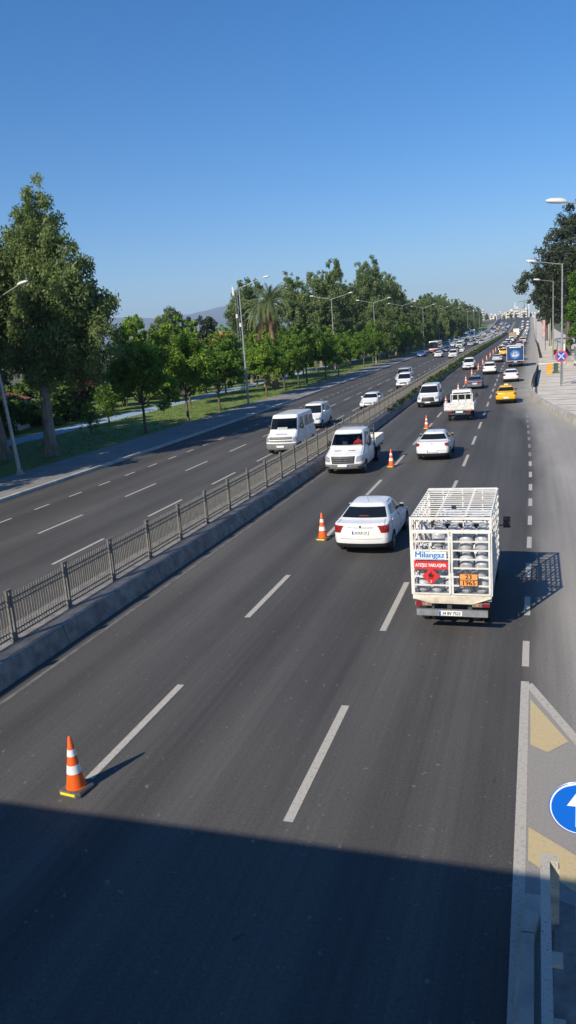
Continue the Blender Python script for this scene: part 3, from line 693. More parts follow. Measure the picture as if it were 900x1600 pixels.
def make_sedan(name, label, cat, loc, rz, col=WHT, group=None, rx=0, L=4.53, Wd=1.79, Ht=1.49, txt=None, style='fast', front_logo=None):
    root = thing(name, label, cat, loc, rz, group, rx); y0 = -L/2
    if style == 'fast': sh = Shell(L, Wd, Ht, y0=y0, back=(.50, 1.10), lip=(1.07, .05), rr=1.22, roof=.60, rf=1.95, belt=.05)
    elif style == 'old': sh = Shell(L, Wd, Ht, y0=y0, nose=(.80, .06), cowl=(1.25, .93), rf=1.75, rr=1.22, back=(.72, .96), lip=(.93, .03), roof=.54, rad=.12, bow=.04, tail=.02, rtop=.1)
    elif style == 'coupe': sh = Shell(L, Wd, Ht, y0=y0, back=(.35, 1.02), lip=(1.0, .05), rr=1.45, roof=.52, rf=2.0, nose=(.68, .25))
    else: sh = Shell(L, Wd, Ht, y0=y0, nose=(.76, .18), cowl=(1.05, 1.0), rf=1.75, rr=1.12, back=(.62, 1.05), lip=(1.02, .05), roof=.55, rad=.24)
    fy, ry = y0+L-.86, y0+.98; wr = .31
    wheels = [(fy, .365, .32), (ry, .365, .32)]
    head = [(1.28, 2.85), (.60, 2.55), (.58, 3.15), (1.24, 3.75)]
    tail = {'fast': [(2.88, 2.5), (3.20, 2.5), (3.36, 3.3), (2.80, 3.45)], 'old': [(3.06, 2.35), (3.66, 2.35), (3.66, 3.1), (3.06, 3.1)], 'coupe': [(2.9, 2.7), (3.6, 2.8), (3.6, 3.3), (2.85, 3.3)], 'soft': [(2.84, 2.6), (3.18, 2.7), (3.24, 3.5), (2.84, 3.6)]}[style]
    fit_shell(root, sh, col, wheels, head=head, tail=tail, grille=GRQ(.55, 2.35, 2.95), intake=GRQ(.62, 1.3, 1.85), low=(2.72, 1.25, .75, 1.48 if style != 'old' else 1.9, BLACK if style != 'old' else GREYPL))
    add_wheels(root, [(sx*(Wd/2-.105), y) for sx in (1, -1) for y in (fy, ry)], wr, .2)
    mirror(root, sh, 1.40, 5.15, col)
    zc = {'fast': .80, 'old': .66, 'coupe': .78, 'soft': .52}[style]
    pw = {'fast': 2.55, 'old': 2.2, 'coupe': 2.5, 'soft': 1.9}[style]; q = sh.at(4, pw); plate(root, q.y-.016, q.z, True, txt)
    q = sh.at(0, 1.75); plate(root, q.y+.018, q.z, False)
    mb = MB()
    for sg in (1, -1): strip(sh, [(sg*1.5, 6.5), (sg*2.0, 6.5), (sg*2.5, 6.5)], .022, .004, mb)
    mb.build('roof_seam', DARK, root)
    q = sh.at(4, 3.2); mb = MB(); mb.lathe([(.035, -.004), (.035, .008), (.02, .012)], 12, c=(0, 0, 0), axis='Y'); o = mb.build('emblem', CHROME if style != 'fast' else DKSTEEL, root); o.location = (q.x, q.y-.008, q.z)
    q = sh.at(4, 7.4); mb = MB(); mb.tube([q+Vector((0, .1, 0)), q+Vector((0, .02, .02)), q+Vector((0, -.14, .2))], [.012, .006, .004], 6); mb.build('antenna', BLACK, root)
    if style == 'fast':
        mb = MB(); q = [sh.at(p, 2.98)+sh.normal(p, 2.98)*.006 for p in np.linspace(3.5, 4.5, 13)]; mb.tube(q, .010, 5); mb.build('boot_trim', CHROME, root)
        mb = MB(); a = sh.at(4, 5.25)+sh.normal(4, 5.25)*.012; mb.box(a, (.30, .02, .025)); mb.build('brake_light', REDL, root)
    return root
def make_hatch(name, label, cat, loc, rz, col=WHT, group=None, rx=0, kind='hatch'):
    if kind == 'hatch': L, Wd, Ht = 4.06, 1.73, 1.46; kw = dict(nose=(.74, .20), cowl=(.98, 1.0), rf=1.7, rr=.62, back=(.16, 1.02), lip=(.95, .05), roof=.55, rad=.3)
    elif kind == 'suv': L, Wd, Ht = 4.45, 1.86, 1.72; kw = dict(nose=(.93, .16), cowl=(1.15, 1.12), rf=1.85, rr=.45, back=(.16, 1.14), lip=(1.08, .05), roof=.60, rad=.26, sill=.30)
    elif kind == 'mpv': L, Wd, Ht = 4.39, 1.83, 1.85; kw = dict(nose=(.88, .16), cowl=(.86, 1.10), rf=1.62, rr=.16, back=(.05, 1.12), lip=(1.05, .02), roof=.66, rad=.26, tail=.03)
    root = thing(name, label, cat, loc, rz, group, rx); y0 = -L/2; sh = Shell(L, Wd, Ht, y0=y0, **kw)
    fy, ry = y0+L-.80, y0+.80; r = .31 if kind != 'suv' else .35
    wheels = [(fy, r+.055, r+.01), (ry, r+.055, r+.01)]
    fit_shell(root, sh, col, wheels, side=((1.34, 1.93), (1.99, 2.50), (2.56, 2.76)) if kind != 'hatch' else ((1.36, 1.97), (2.03, 2.64)),
              head=[(1.26, 2.8), (.66, 2.5), (.66, 3.2), (1.2, 3.8)], tail=[(2.86, 2.7), (3.28, 2.7), (3.24, 3.9), (2.84, 4.0)] if kind != 'mpv' else [(2.92, 2.4), (3.18, 2.4), (3.18, 4.4), (2.92, 4.4)],
              grille=GRQ(.58, 2.3, 2.95), intake=GRQ(.66, 1.25, 1.85), low=(2.74, 1.25, .75, 1.3 if kind == 'hatch' else 1.75, BLACK))
    add_wheels(root, [(sx*(Wd/2-.105), y) for sx in (1, -1) for y in (fy, ry)], r, .2)
    mirror(root, sh, 1.36, 5.15, col)
    q = sh.at(4, 2.4); plate(root, q.y-.018, q.z); q = sh.at(0, 1.95); plate(root, q.y+.018, q.z, False)
    q = sh.at(0, 2.62); mb = MB(); mb.add([(-.055, 0, 0), (0, 0, -.075), (.055, 0, 0), (0, 0, .075)]+[(-.03, .012, 0), (0, .012, -.045), (.03, .012, 0), (0, .012, .045)], [(0, 1, 5, 4), (1, 2, 6, 5), (2, 3, 7, 6), (3, 0, 4, 7), (4, 5, 6, 7)]); o = mb.build('emblem', CHROME, root); o.location = (0, q.y+.01, q.z)
    if kind in ('suv', 'mpv'):
        for sg in (1, -1):
            a = sh.at(sg*1.55, 7); b = sh.at(sg*2.6, 7); mb = MB(); mb.tube([a, a+Vector((0, -.1, .05)), b+Vector((0, .1, .05)), b], .014, 6); mb.build('roof_rail', STEEL, root)
    return root
def make_van(name, label, cat, loc, rz, col=WHT, group=None, rx=0, kind='custom'):
    if kind == 'custom': L, Wd, Ht = 4.97, 1.98, 1.97; kw = dict(nose=(1.0, .14), cowl=(.92, 1.22), rf=1.75, rr=.14, back=(.04, 1.2), lip=(1.12, .02), roof=.70, rad=.30, bow=.13, tail=.03, sill=.25)
    else: L, Wd, Ht = 5.0, 2.02, 2.36; kw = dict(nose=(1.10, .09), cowl=(.62, 1.34), rf=1.22, rr=.10, back=(.04, 1.3), lip=(1.15, .02), roof=.82, rad=.22, bow=.10, tail=.03, sill=.27)
    mini = kind == 'minibus'
    root = thing(name, label, cat, loc, rz, group, rx); y0 = -L/2; sh = Shell(L, Wd, Ht, y0=y0, **kw)
    fy, ry = y0+L-.92, y0+1.0; wheels = [(fy, .39, .34), (ry, .39, .34)]
    side = ((1.36, 1.78),) if not mini else ((1.34, 1.72), (1.82, 2.28), (2.32, 2.76))
    cut = ((0, 1.0, 5.15, 5.85),) if mini else ()
    fit_shell(root, sh, col, wheels, side=side, cut=cut, glass=CLEAR if mini else DARKGLASS, rear_glass=True, gw=(5.08, 5.92) if not mini else (5.1, 5.85),
              head=[(1.20, 2.75), (.74, 2.5), (.80, 3.25), (1.2, 3.9)] if not mini else [(1.18, 2.6), (.78, 2.5), (.80, 3.55), (1.14, 3.75)],
              tail=[(2.95, 2.4), (3.15, 2.4), (3.15, 4.3), (2.95, 4.3)], grille=GRQ(.70, 2.15, 3.2) if not mini else None,
              intake=GRQ(.6, 1.2, 1.7), low=(2.74, 1.3, .7, 2.05 if not mini else 2.35, BLACK if not mini else GREYPL), seams=(1.30, 1.86, 2.35), handles=True)
    add_wheels(root, [(sx*(Wd/2-.12), y) for sx in (1, -1) for y in (fy, ry)], .335, .215, True)
    mirror(root, sh, 1.36, 5.2, (.02, .02, .02, 1), .16, (.10, .08, .15), BLACK)
    q = sh.at(4, 2.5); plate(root, q.y-.018, q.z); q = sh.at(0, 1.95); plate(root, q.y+.02, q.z, False)
    if mini:
        # louvred grey grille above the deep grey bumper, a white sheet on the dashboard
        for w in (2.62, 2.95, 3.25):
            mb = MB(); mb.tube([sh.at(p, w)+sh.normal(p, w)*.012 for p in np.linspace(-.74, .74, 11)], .045, 6); mb.build('grille_bar', GREYPL, root, True)
        mb = MB(); mb.box((0, y0+L-1.02, 1.27), (1.55, .5, .1)); mb.build('dashboard', BLACK, root)
        mb = MB(); mb.box((.15, y0+L-1.03, 1.45), (.66, .012, .36), mtx=Matrix.Rotation(R(48), 3, 'X')); mb.build('dashboard_sheet', PAPER, root)
        for sx in (.45, -.45):
            mb = MB(); mb.box((sx, y0+L-2.15, 1.15), (.48, .14, .75)); mb.box((sx, y0+L-1.9, .85), (.48, .5, .14)); mb.build('seat', SEATF, root)
        mb = MB(); mb.box((0, y0+L-2.5, 1.1), (1.7, .04, 1.3)); mb.build('partition', DARK, root)
        mb = MB(); q = sh.at(0, 4.55); mb.box(q+Vector((0, 0, .012)), (.7, .05, .02)); mb.build('bonnet_vent', BLACK, root)
    else:
        q = sh.at(0, 2.72); mb = MB(); mb.lathe([(.04, 0), (.045, .01), (.035, .014)], 16, axis='Y'); mb.v = [(v[0]*1.6, -v[1], v[2]*.7) for v in mb.v]; o = mb.build('emblem', EMBLEM, root); o.location = (0, q.y+.014, q.z)
    return root

def skin_figure(name, verts, edges, radii, mats, matfn, smooth=2):
    me = bpy.data.meshes.new(name); me.from_pydata(verts, edges, []); o = link(name, me)
    md = o.modifiers.new('skin', 'SKIN'); ss = o.modifiers.new('sub', 'SUBSURF'); ss.levels = smooth; ss.render_levels = smooth
    me.skin_vertices[0].data[0].use_root = True
    for i, r in enumerate(radii): me.skin_vertices[0].data[i].radius = (r, r) if not isinstance(r, tuple) else r
    bpy.context.view_layer.update()
    m2 = bpy.data.meshes.new_from_object(o.evaluated_get(bpy.context.evaluated_depsgraph_get()))
    bpy.data.objects.remove(o); bpy.data.meshes.remove(me)
    m2.materials.clear()
    for m in mats: m2.materials.append(m)
    for p in m2.polygons: p.material_index = matfn(p.center); p.use_smooth = True
    return m2
def seated_person(name, label, loc, rz, top, legs, helmet=False, parent_rx=0):
    # pelvis at the origin, facing +Y
    V = [(0, 0, 0), (0, .02, .18), (0, .03, .36), (0, .03, .50), (0, .05, .60), (0, .07, .70), (0, .07, .80)]
    Rr = [(.17, .13), (.15, .11), (.175, .12), (.12, .09), .055, (.085, .10), (.075, .09)]
    E_ = [(i, i+1) for i in range(6)]
    for sg in (1, -1):
        b = len(V); V += [(sg*.2, .03, .46), (sg*.27, .10, .22), (sg*.21, .40, .28), (sg*.19, .48, .32)]; Rr += [.07, .052, .04, .042]
        E_ += [(3, b), (b, b+1), (b+1, b+2), (b+2, b+3)]
        b = len(V); V += [(sg*.12, .06, -.02), (sg*.17, .46, .05), (sg*.16, .58, -.36), (sg*.16, .72, -.40)]; Rr += [.10, .07, .05, .045]
        E_ += [(0, b), (b, b+1), (b+1, b+2), (b+2, b+3)]
    def mf(c):
        if c.z > .585 or (c.y > .40 and c.z > .2): return 1
        return 2 if (c.z < .03 and c.y > .05) or c.z < -.05 else 0
    me = skin_figure(name, V, E_, Rr, [top, SKIN, legs], mf); o = link(name, me); o.location = loc; o.rotation_euler.z = rz
    set_props(o, label, 'person')
    hd = MB()
    if helmet: hd.lathe([(.02, .14), (.09, .12), (.135, .06), (.145, 0), (.14, -.06), (.12, -.12)], 14, c=(0, .07, .76)); hd.build('helmet', BLACK, o, True, 60)
    else: hd.lathe([(.01, .115), (.06, .10), (.095, .05), (.10, 0), (.095, -.03)], 12, c=(0, .055, .79)); hd.build('hair', HAIR, o, True, 60)
    return o

def chassis(root, y0, y1, wd=.75, z=.62):
    mb = MB()
    for sg in (1, -1): mb.box((sg*wd/2, (y0+y1)/2, z), (.08, y1-y0, .16))
    for k in range(4): mb.box((0, y0+.2+(y1-y0-.4)*k/3, z), (wd, .08, .1))
    mb.box((.42, (y0+y1)/2, z-.12), (.35, .7, .32)); mb.build('chassis', DKSTEEL, root)
def cab_shell(root, y0, L, Wd, Ht, col, nose=(1.0, .06), cowl=(.22, 1.15), rf=.62, arch=None, rear_q=None, head=None, bump=True, rr=.06):
    sh = Shell(L, Wd, Ht, y0=y0, nose=nose, cowl=cowl, rf=rf, rr=rr, back=(.03, 1.15), lip=(1.05, .01), roof=Wd/2-.14, rad=.14, bow=.05, tail=.01, sill=.42, rtop=.12)
    fit_shell(root, sh, col, arch or [], side=((1.42, 2.35),), rear_glass=bool(rear_q), rearq=rear_q, gw=(5.1, 5.88), head=head or [(1.1, 1.9), (.62, 1.9), (.62, 2.7), (1.1, 2.7)], grille=GRQ(.5, 2.9, 3.3), low=(None, 1.3, .6, 1.6, BLACK), seams=(1.3, 2.5), handles=True)
    return sh
def make_gas_truck():
    # local frame: y = 0 at the cage's rear plane
    cxw = -1.82; root = thing('gas_cylinder_truck', 'white caged delivery truck loaded with grey gas cylinders, hazard plates on the back', 'truck', P(cxw, 16.75, 0), yaw_at(20))
    w = .87; zb, zt, Lc = .95, 2.74, 3.2
    mb = MB(); mb.box((0, Lc/2, .86), (1.74, Lc, .10)); mb.box((0, Lc/2, .925), (1.66, Lc-.04, .03)); mb.build('deck', STEEL, root)
    mb = MB(); mb.add([(-.87, -.02, .96), (.87, -.02, .96), (.87, -.06, .90), (.45, -.07, .76), (-.45, -.07, .76), (-.87, -.06, .86), (-.87, .05, .96), (.87, .05, .96), (.87, .05, .90), (.45, .05, .76), (-.45, .05, .76), (-.87, .05, .86)],
                      [(0, 5, 4, 3, 2, 1), (6, 7, 8, 9, 10, 11), (0, 1, 7, 6), (1, 2, 8, 7), (2, 3, 9, 8), (3, 4, 10, 9), (4, 5, 11, 10), (5, 0, 6, 11)]); mb.build('tail_panel', CREAM, root)
    cg = MB(); t = .034
    for sg in (-1, 1):
        for y in (0, Lc): cg.box((sg*w, y, (zb+zt)/2), (.055, .055, zt-zb))
        n = 11
        for k in range(1, n): cg.box((sg*w, Lc*k/n, (zb+zt)/2), (.026, .026, zt-zb))
        for k in range(9): cg.box((sg*(w+.002), Lc/2, zb+.03+(zt-zb-.05)*k/8), (.026, Lc, .03))
        for k in range(3): cg.bar((sg*(w-.02), .3+k*.75, zb+.05), (sg*(w-.02), .95+k*.75, zt-.1), .024)
    for k in range(15): cg.box((0, Lc*k/14, zt), (2*w, .022 if 0 < k < 14 else .05, .022 if 0 < k < 14 else .04))
    for x in (-w, -.32, .32, w): cg.box((x, Lc/2, zt-.035), (.045, Lc, .035))
    for k in range(7): cg.box((0, Lc, zb+.2+k*.25), (2*w, .03, .03))
    for x in (-.5, 0, .5): cg.box((x, Lc, (zb+zt)/2), (.03, .03, zt-zb))
    cg.box((0, 0, zt-.01), (2*w+.05, .06, .06)); cg.box((0, 0, zt-.30), (2*w, .045, .045)); cg.build('cage', WHITEP, root)
    for sg in (-1, 1):
        d = MB(); x0, x1 = (.03, w-.03) if sg > 0 else (-w+.03, -.03); z0, z1 = zb+.03, zt-.33
        for x in (x0, x1): d.box((x, -.035, (z0+z1)/2), (.045, .035, z1-z0))
        for k in range(8): d.box(((x0+x1)/2, -.035, z0+(z1-z0)*k/7), (x1-x0, .03, .032))
        d.box((.0+sg*.03, -.06, 1.62), (.03, .03, .22)); dr = d.build('cage_door', WHITEP, root)
    def board(name, x, z, wd, h, m, y=-.062):
        b = MB(); b.box((0, 0, 0), (wd, .012, h)); o = b.build(name, m, root); o.location = (x, y, z); return o
    o = board('name_board', -.46, 1.88, .74, .19, SIGNWHITE); text('board_lettering', 'Milangaz', .19, Matrix.Translation((0, -.008, .018)) @ FACE_REAR, BRANDBLUE, o, width=.66, thick=.006)
    l = MB(); l.box((0, -.009, -.075), (.66, .003, .012)); l.build('underline', BRANDBLUE, o)
    o = board('warning_board', -.44, 1.66, .75, .19, SIGNRED); text('board_lettering', 'ATEŞLE YAKLAŞMA', .11, Matrix.Translation((0, -.008, -.004)) @ FACE_REAR, SIGNWHITE, o, width=.69, thick=.004)
    d = MB(); s = .20; d.add([(0, 0, -s), (s, 0, 0), (0, 0, s), (-s, 0, 0), (0, .012, -s), (s, .012, 0), (0, .012, s), (-s, .012, 0)], [(0, 1, 2, 3), (7, 6, 5, 4), (0, 4, 5, 1), (1, 5, 6, 2), (2, 6, 7, 3), (3, 7, 4, 0)])
    o = d.build('flammable_diamond', SIGNRED, root); o.location = (-.44, -.066, 1.40)
    fl = MB(); pts = [(-.05, -.03), (.05, -.03), (.062, .03), (.03, .055), (.035, .01), (.012, .03), (.018, .10), (-.025, .06), (-.02, .03), (-.045, .06), (-.06, .02)]
    fl.add([(x, -.004, z+.01) for x, z in pts], [tuple(range(len(pts)))]); fl.box((0, -.004, -.045), (.11, .003, .014)); fl.build('flame_symbol', INK, o); text('board_lettering', '2', .075, Matrix.Translation((0, -.005, -.125)) @ FACE_REAR, INK, o)
    o = board('hazard_plate', .385, 1.33, .41, .30, SIGNORANGE); f = MB()
    for x, z, a, b in ((0, .144, .41, .014), (0, -.144, .41, .014), (.198, 0, .014, .30), (-.198, 0, .014, .30), (0, 0, .41, .014)): f.box((x, -.008, z), (a, .004, b))
    f.build('plate_border', INK, o); text('board_lettering', '23', .145, Matrix.Translation((0, -.008, .07)) @ FACE_REAR, INK, o, width=.14, thick=.003); text('board_lettering', '1965', .145, Matrix.Translation((0, -.008, -.075)) @ FACE_REAR, INK, o, width=.27, thick=.003)
    mb = MB(); mb.box((0, -.06, .545), (1.58, .07, .15)); mb.build('bumper_bar', STEEL, root)
    for x in (-.42, .42): mb = MB(); mb.box((x, .02, .66), (.05, .14, .2)); mb.build('bumper_bracket', DKSTEEL, root)
    mb = MB(); mb.box((-.05, -.02, .68), (.1, .08, .08)); mb.build('tow_hook', DKSTEEL, root)
    plate(root, -.105, .545, True, '34 BV 7523', -.03)
    for sg in (-1, 1):
        b = MB(); b.box((sg*.62, -.02, .735), (.42, .06, .09)); o = b.build('lamp_bar', GREYPL, root)
        b = MB(); b.lathe([(.065, -.03), (.07, 0), (.06, .015)], 14, c=(0, 0, 0), axis='Y') if sg < 0 else b.box((0, 0, 0), (.16, .03, .07)); o = b.build('tail_light', REDL, root); o.location = (sg*.74, -.055, .74)
        b = MB(); b.box((sg*.56, -.052, .735), (.06, .02, .05)); b.build('indicator_light', ORANGEL, root)
    chassis(root, .1, 4.8)
    sh = cab_shell(root, Lc+.1, 1.75, 1.7, 2.0, WHT, rear_q=[(3.36, 5.2), (4.64, 5.2), (4.66, 5.8), (3.34, 5.8)])
    add_wheels(root, [(.72, 4.25), (-.72, 4.25)], .33, .2, True); add_wheels(root, [(.70, 1.0), (-.70, 1.0), (.48, 1.0), (-.48, 1.0)], .31, .19, True)
    for sg in (-1, 1):
        mb = MB(); mb.box((sg*.60, 1.0, .66), (.46, .8, .03)); mb.box((sg*.60, .55, .52), (.46, .02, .28)); mb.build('mudguard', BLACK, root)
        mb = MB(); mb.box((sg*1.05, Lc+1.35, 1.52), (.19, .09, .30)); mb.bar((sg*.82, Lc+1.42, 1.40), (sg*1.0, Lc+1.36, 1.44), .03); mb.build('mirror', BLACK, root)
    mb = MB(); mb.box((0, .9, 2.775), (.10, .05, .05)); mb.build('roof_latch', BLACK, root)
    # the load: every cylinder is a thing of its own
    def cyl_bm(pale):
        b = MB(); b.lathe([(.10, 0), (.115, .02), (.125, .03), (.15, .07), (.155, .11), (.155, .20), (.158, .205), (.158, .22), (.155, .225), (.155, .30), (.14, .355), (.10, .39), (.05, .40), (.01, .402)], 18); return b
    def collar_bm():
        b = MB(); b.lathe([(.088, .385), (.095, .41), (.098, .475), (.092, .48), (.085, .475), (.085, .40)], 16); return b
    def valve_bm():
        b = MB(); b.lathe([(.022, .39), (.022, .43), (.034, .435), (.034, .465), (.02, .47)], 10); return b
    cm = [cyl_bm(0).mesh('gas_cylinder', CYL, True, 40), cyl_bm(1).mesh('gas_cylinder', CYLW, True, 40)]; km = collar_bm().mesh('collar', CYL, True, 40); vm = valve_bm().mesh('valve', VALVE, True, 40)
    r = random.Random(5); yw = yaw_at(20); xs = [-.66, -.33, 0, .33, .66]; rows = ['front of the tail doors', 'second row from the tail doors', 'third row from the tail doors']
    cols = ['far left', 'left of centre', 'middle', 'right of centre', 'far right']; lay = ['bottom', 'middle', 'top']
    for row in range(3):
        for c in range(5):
            for l in range(3):
                if l == 2 and ((row == 0 and c < 2) or (row == 1 and c == 0)): continue
                if row == 2 and l < 2: continue
                if row == 1 and l < 1: continue
                pale = r.random() < .35; lx, ly, lz = xs[c]+r.uniform(-.012, .012), .24+row*.345+r.uniform(-.02, .02), .945+l*.487
                p = root.location+Matrix.Rotation(yw, 3, 'Z') @ Vector((lx, ly, lz))
                o = link('gas_cylinder', cm[pale], None); o.location = p; o.rotation_euler.z = r.uniform(0, 6)
                where = ('rear row', 'second row', 'third row')[row]
                set_props(o, f'{"pale" if pale else "grey"} gas cylinder, {lay[l]} layer, {cols[c]}, {where} of the caged truck', 'gas cylinder', 'gas cylinders in the cage truck')
                link('collar', km, o)
                if r.random() < .6: link('valve', vm, o)
    return root
def make_flatbed(X, yfront):
    # crew-cab dropside truck facing the camera; local +y is its front, y = 0 at the front bumper
    Yc = yfront; root = thing('dropside_truck', 'white crew cab dropside truck with grey bumper, facing us beside the median', 'truck', P(X, Yc, 0), math.pi+yaw_at(Yc))
    L = 3.55; sh = Shell(L, 2.0, 2.12, y0=-L, nose=(1.02, .12), cowl=(.88, 1.28), rf=1.62, rr=.10, back=(.04, 1.25), lip=(1.1, .02), roof=.74, rad=.28, bow=.12, tail=.02, sill=.30)
    fit_shell(root, sh, WHT, [(-.98, .40, .35)], side=((1.36, 1.92), (2.05, 2.62)), cut=((0, 1.0, 5.15, 5.85),), glass=CLEAR, gw=(5.1, 5.9), rearq=[(3.1, 5.2), (4.9, 5.2), (4.9, 5.8), (3.1, 5.8)],
              head=[(1.22, 2.5), (.74, 2.35), (.80, 3.0), (1.2, 3.75)], grille=[(.64, 2.2), (-.64, 2.2), (-.72, 3.2), (.72, 3.2)], intake=GRQ(.62, 1.25, 1.6), low=(None, 1.32, .7, 2.12, GREYPL), seams=(1.30, 1.98, 2.66))
    mb = MB()
    for w in (2.4, 2.62, 2.84, 3.05): mb.tube([sh.at(p, w)+sh.normal(p, w)*.014 for p in np.linspace(-.62, .62, 9)], .012, 5)
    mb.build('grille_bar', STEEL, root, True)
    q = sh.at(0, 2.68); mb = MB(); mb.lathe([(.04, 0), (.045, .01), (.035, .014)], 16, axis='Y'); mb.v = [(v[0]*1.6, -v[1], v[2]*.7) for v in mb.v]; o = mb.build('emblem', EMBLEM, root); o.location = (0, q.y+.03, q.z)
    mb = MB()
    for sg in (1, -1):
        a = sh.at(sg*.42, 4.62); mb.box(a+Vector((0, 0, .012)), (.34, .05, .02))
        b = sh.patch([(sg*1.06, 1.35), (sg*.82, 1.35), (sg*.82, 1.75), (sg*1.06, 1.75)], .02, 4, 3).build('fog_lamp', BLACK, root)
    mb.build('bonnet_vent', BLACK, root)
    q = sh.at(0, 1.95); plate(root, q.y+.022, q.z, False)
    mirror(root, sh, 1.40, 5.15, (.02, .02, .02, 1), .17, (.11, .08, .16), BLACK)
    # cabin inside
    mb = MB(); mb.box((0, -1.42, 1.18), (1.6, .5, .14)); mb.build('dashboard', BLACK, root)
    for sx in (.45, -.45):
        mb = MB(); mb.box((sx, -2.25, 1.25), (.5, .14, .8)); mb.box((sx, -1.98, .88), (.5, .52, .14)); mb.build('seat', SEATF, root)
    mb = MB(); mb.box((0, -2.5, 1.2), (1.7, .04, 1.4)); mb.build('cab_lining', DARK, root)
    mb = MB(); mb.tube([(-.45+.19*math.cos(a), -1.62+.06*math.sin(a), 1.26+.17*math.sin(a)) for a in np.linspace(0, 2*math.pi, 17)], .014, 6, caps=False); mb.build('steering_wheel', BLACK, root)
    # load bed
    chassis(root, -5.9, -3.4); bl, bw, bz = 2.35, 2.05, .98
    mb = MB(); mb.box((0, -3.72-bl/2, bz-.05), (bw, bl, .1)); mb.build('bed_floor', STEEL, root)
    for sg in (1, -1):
        mb = MB(); mb.box((sg*(bw/2-.015), -3.72-bl/2, bz+.2), (.03, bl, .40))
        for k in range(3): mb.box((sg*(bw/2+.006), -3.72-bl/2, bz+.07+k*.13), (.014, bl-.04, .03))
        mb.build('side_panel', WHITEP, root)
    for y in (-3.72-bl, ):
        mb = MB(); mb.box((0, y, bz+.2), (bw-.07, .03, .40)); mb.build('tail_panel', WHITEP, root)
    mb = MB()
    for sg in (1, -1): mb.box((sg*.93, -3.66, 1.55), (.06, .06, 1.25)); mb.box((sg*.93, -3.2, 2.20), (.035, .95, .035))
    for k in range(5): mb.box((0, -3.66, 1.1+k*.27), (1.86, .04, .045))
    mb.box((0, -2.75, 2.22), (1.86, .035, .035)); mb.box((0, -3.66, 2.2), (1.86, .05, .06))
    for sg in (1, -1): mb.box((sg*.93, -2.75, 2.13), (.035, .035, .16))
    for k in range(9): mb.box((-.84+k*.21, -3.66, 1.6), (.015, .02, 1.1))
    mb.build('headboard_rack', DKSTEEL, root)
    add_wheels(root, [(.87, -.98), (-.87, -.98)], .345, .22, True); add_wheels(root, [(.84, -4.75), (-.84, -4.75), (.6, -4.75), (-.6, -4.75)], .345, .2, True)
    for sg in (1, -1):
        mb = MB(); mb.box((sg*.73, -4.75, .76), (.5, .85, .03)); mb.box((sg*.73, -5.18, .62), (.5, .02, .3)); mb.build('mudguard', BLACK, root)
        mb = MB(); mb.box((sg*.8, -6.1, .74), (.3, .04, .1)); mb.build('tail_light', REDL, root)
    p = root.matrix_world if False else None
    q = root.location+Matrix.Rotation(root.rotation_euler.z, 3, 'Z') @ Vector((-.45, -2.02, .98))
    seated_person('person', 'driver in a red shirt behind the windscreen of the white dropside truck', q, root.rotation_euler.z, SHIRT, JEANS)
    return root
def make_pickup(X, yrear):
    root = thing('dropside_pickup', 'old scuffed white pickup with slatted tailgate driving away by the cones', 'pickup', P(X, yrear, 0), yaw_at(yrear), rx=slope_at(yrear))
    bl, bw, bz = 2.7, 1.98, .84
    chassis(root, .1, 4.3)
    mb = MB(); mb.box((0, bl/2, bz-.04), (bw, bl, .08)); mb.build('bed_floor', STEEL, root)
    mb = MB(); mb.box((0, 0, bz+.23), (bw, .035, .50))
    for k in range(4): mb.box((0, -.022, bz+.05+k*.12), (bw-.02, .014, .04))
    for x in (-.96, .96, 0): mb.box((x, -.024, bz+.23), (.05, .02, .52))
    mb.build('tailgate', OLDWHITE, root)
    for sg in (1, -1):
        mb = MB(); mb.box((sg*(bw/2-.015), bl/2, bz+.19), (.03, bl, .40))
        for k in range(3): mb.box((sg*(bw/2+.004), bl/2, bz+.06+k*.13), (.014, bl-.04, .04))
        mb.build('side_panel', OLDWHITE, root)
    mb = MB(); mb.box((.2, 1.4, bz+.07), (1.0, 1.6, .12)); mb.box((-.5, .9, bz+.16), (.5, .9, .3)); mb.build('load_boards', CREAM, root)
    mb = MB()
    for x in (-.74, -.25, .25, .74): mb.box((x, bl+.06, 1.30), (.045, .05, .74))
    for z in (1.1, 1.66): mb.box((0, bl+.06, z), (1.52, .045, .05))
    mb.build('headboard_rack', OLDWHITE, root)
    mb = MB(); mb.box((0, .0, .55), (1.5, .06, .10)); mb.build('bumper_bar', DKSTEEL, root)
    for sg in (1, -1):
        mb = MB(); mb.box((sg*.62, -.02, .70), (.32, .05, .12)); mb.build('tail_light', REDL, root)
        mb = MB(); mb.box((sg*1.0, bl+1.45, 1.45), (.18, .08, .27)); mb.bar((sg*.8, bl+1.5, 1.36), (sg*.95, bl+1.46, 1.4), .03); mb.build('mirror', BLACK, root)
        mb = MB(); mb.box((sg*.6, .55, .55), (.4, .02, .26)); mb.build('mudguard', BLACK, root)
    plate(root, -.04, .68, True)
    root.scale = (1.10, 1.06, 1.08)
    cab_shell(root, bl+.1, 1.75, 1.62, 1.98, OFFW, rear_q=[(3.15, 5.15), (4.85, 5.15), (4.85, 5.85), (3.15, 5.85)])
    add_wheels(root, [(.70, bl+1.1), (-.70, bl+1.1)], .32, .19, True); add_wheels(root, [(.70, .95), (-.70, .95)], .32, .19, True)
    return root
def make_taxi(label, loc, rz, rx=0, group=None):
    r = make_sedan('taxi', label, 'taxi', loc, rz, TAXIY, group, rx, 4.26, 1.76, 1.53, style='soft')
    mb = MB(); mb.box((0, -.05, 1.575), (.34, .13, .11)); mb.build('roof_sign', mat('taxi_sign_yellow', (.82, .66, .2), .4), r)
    return r
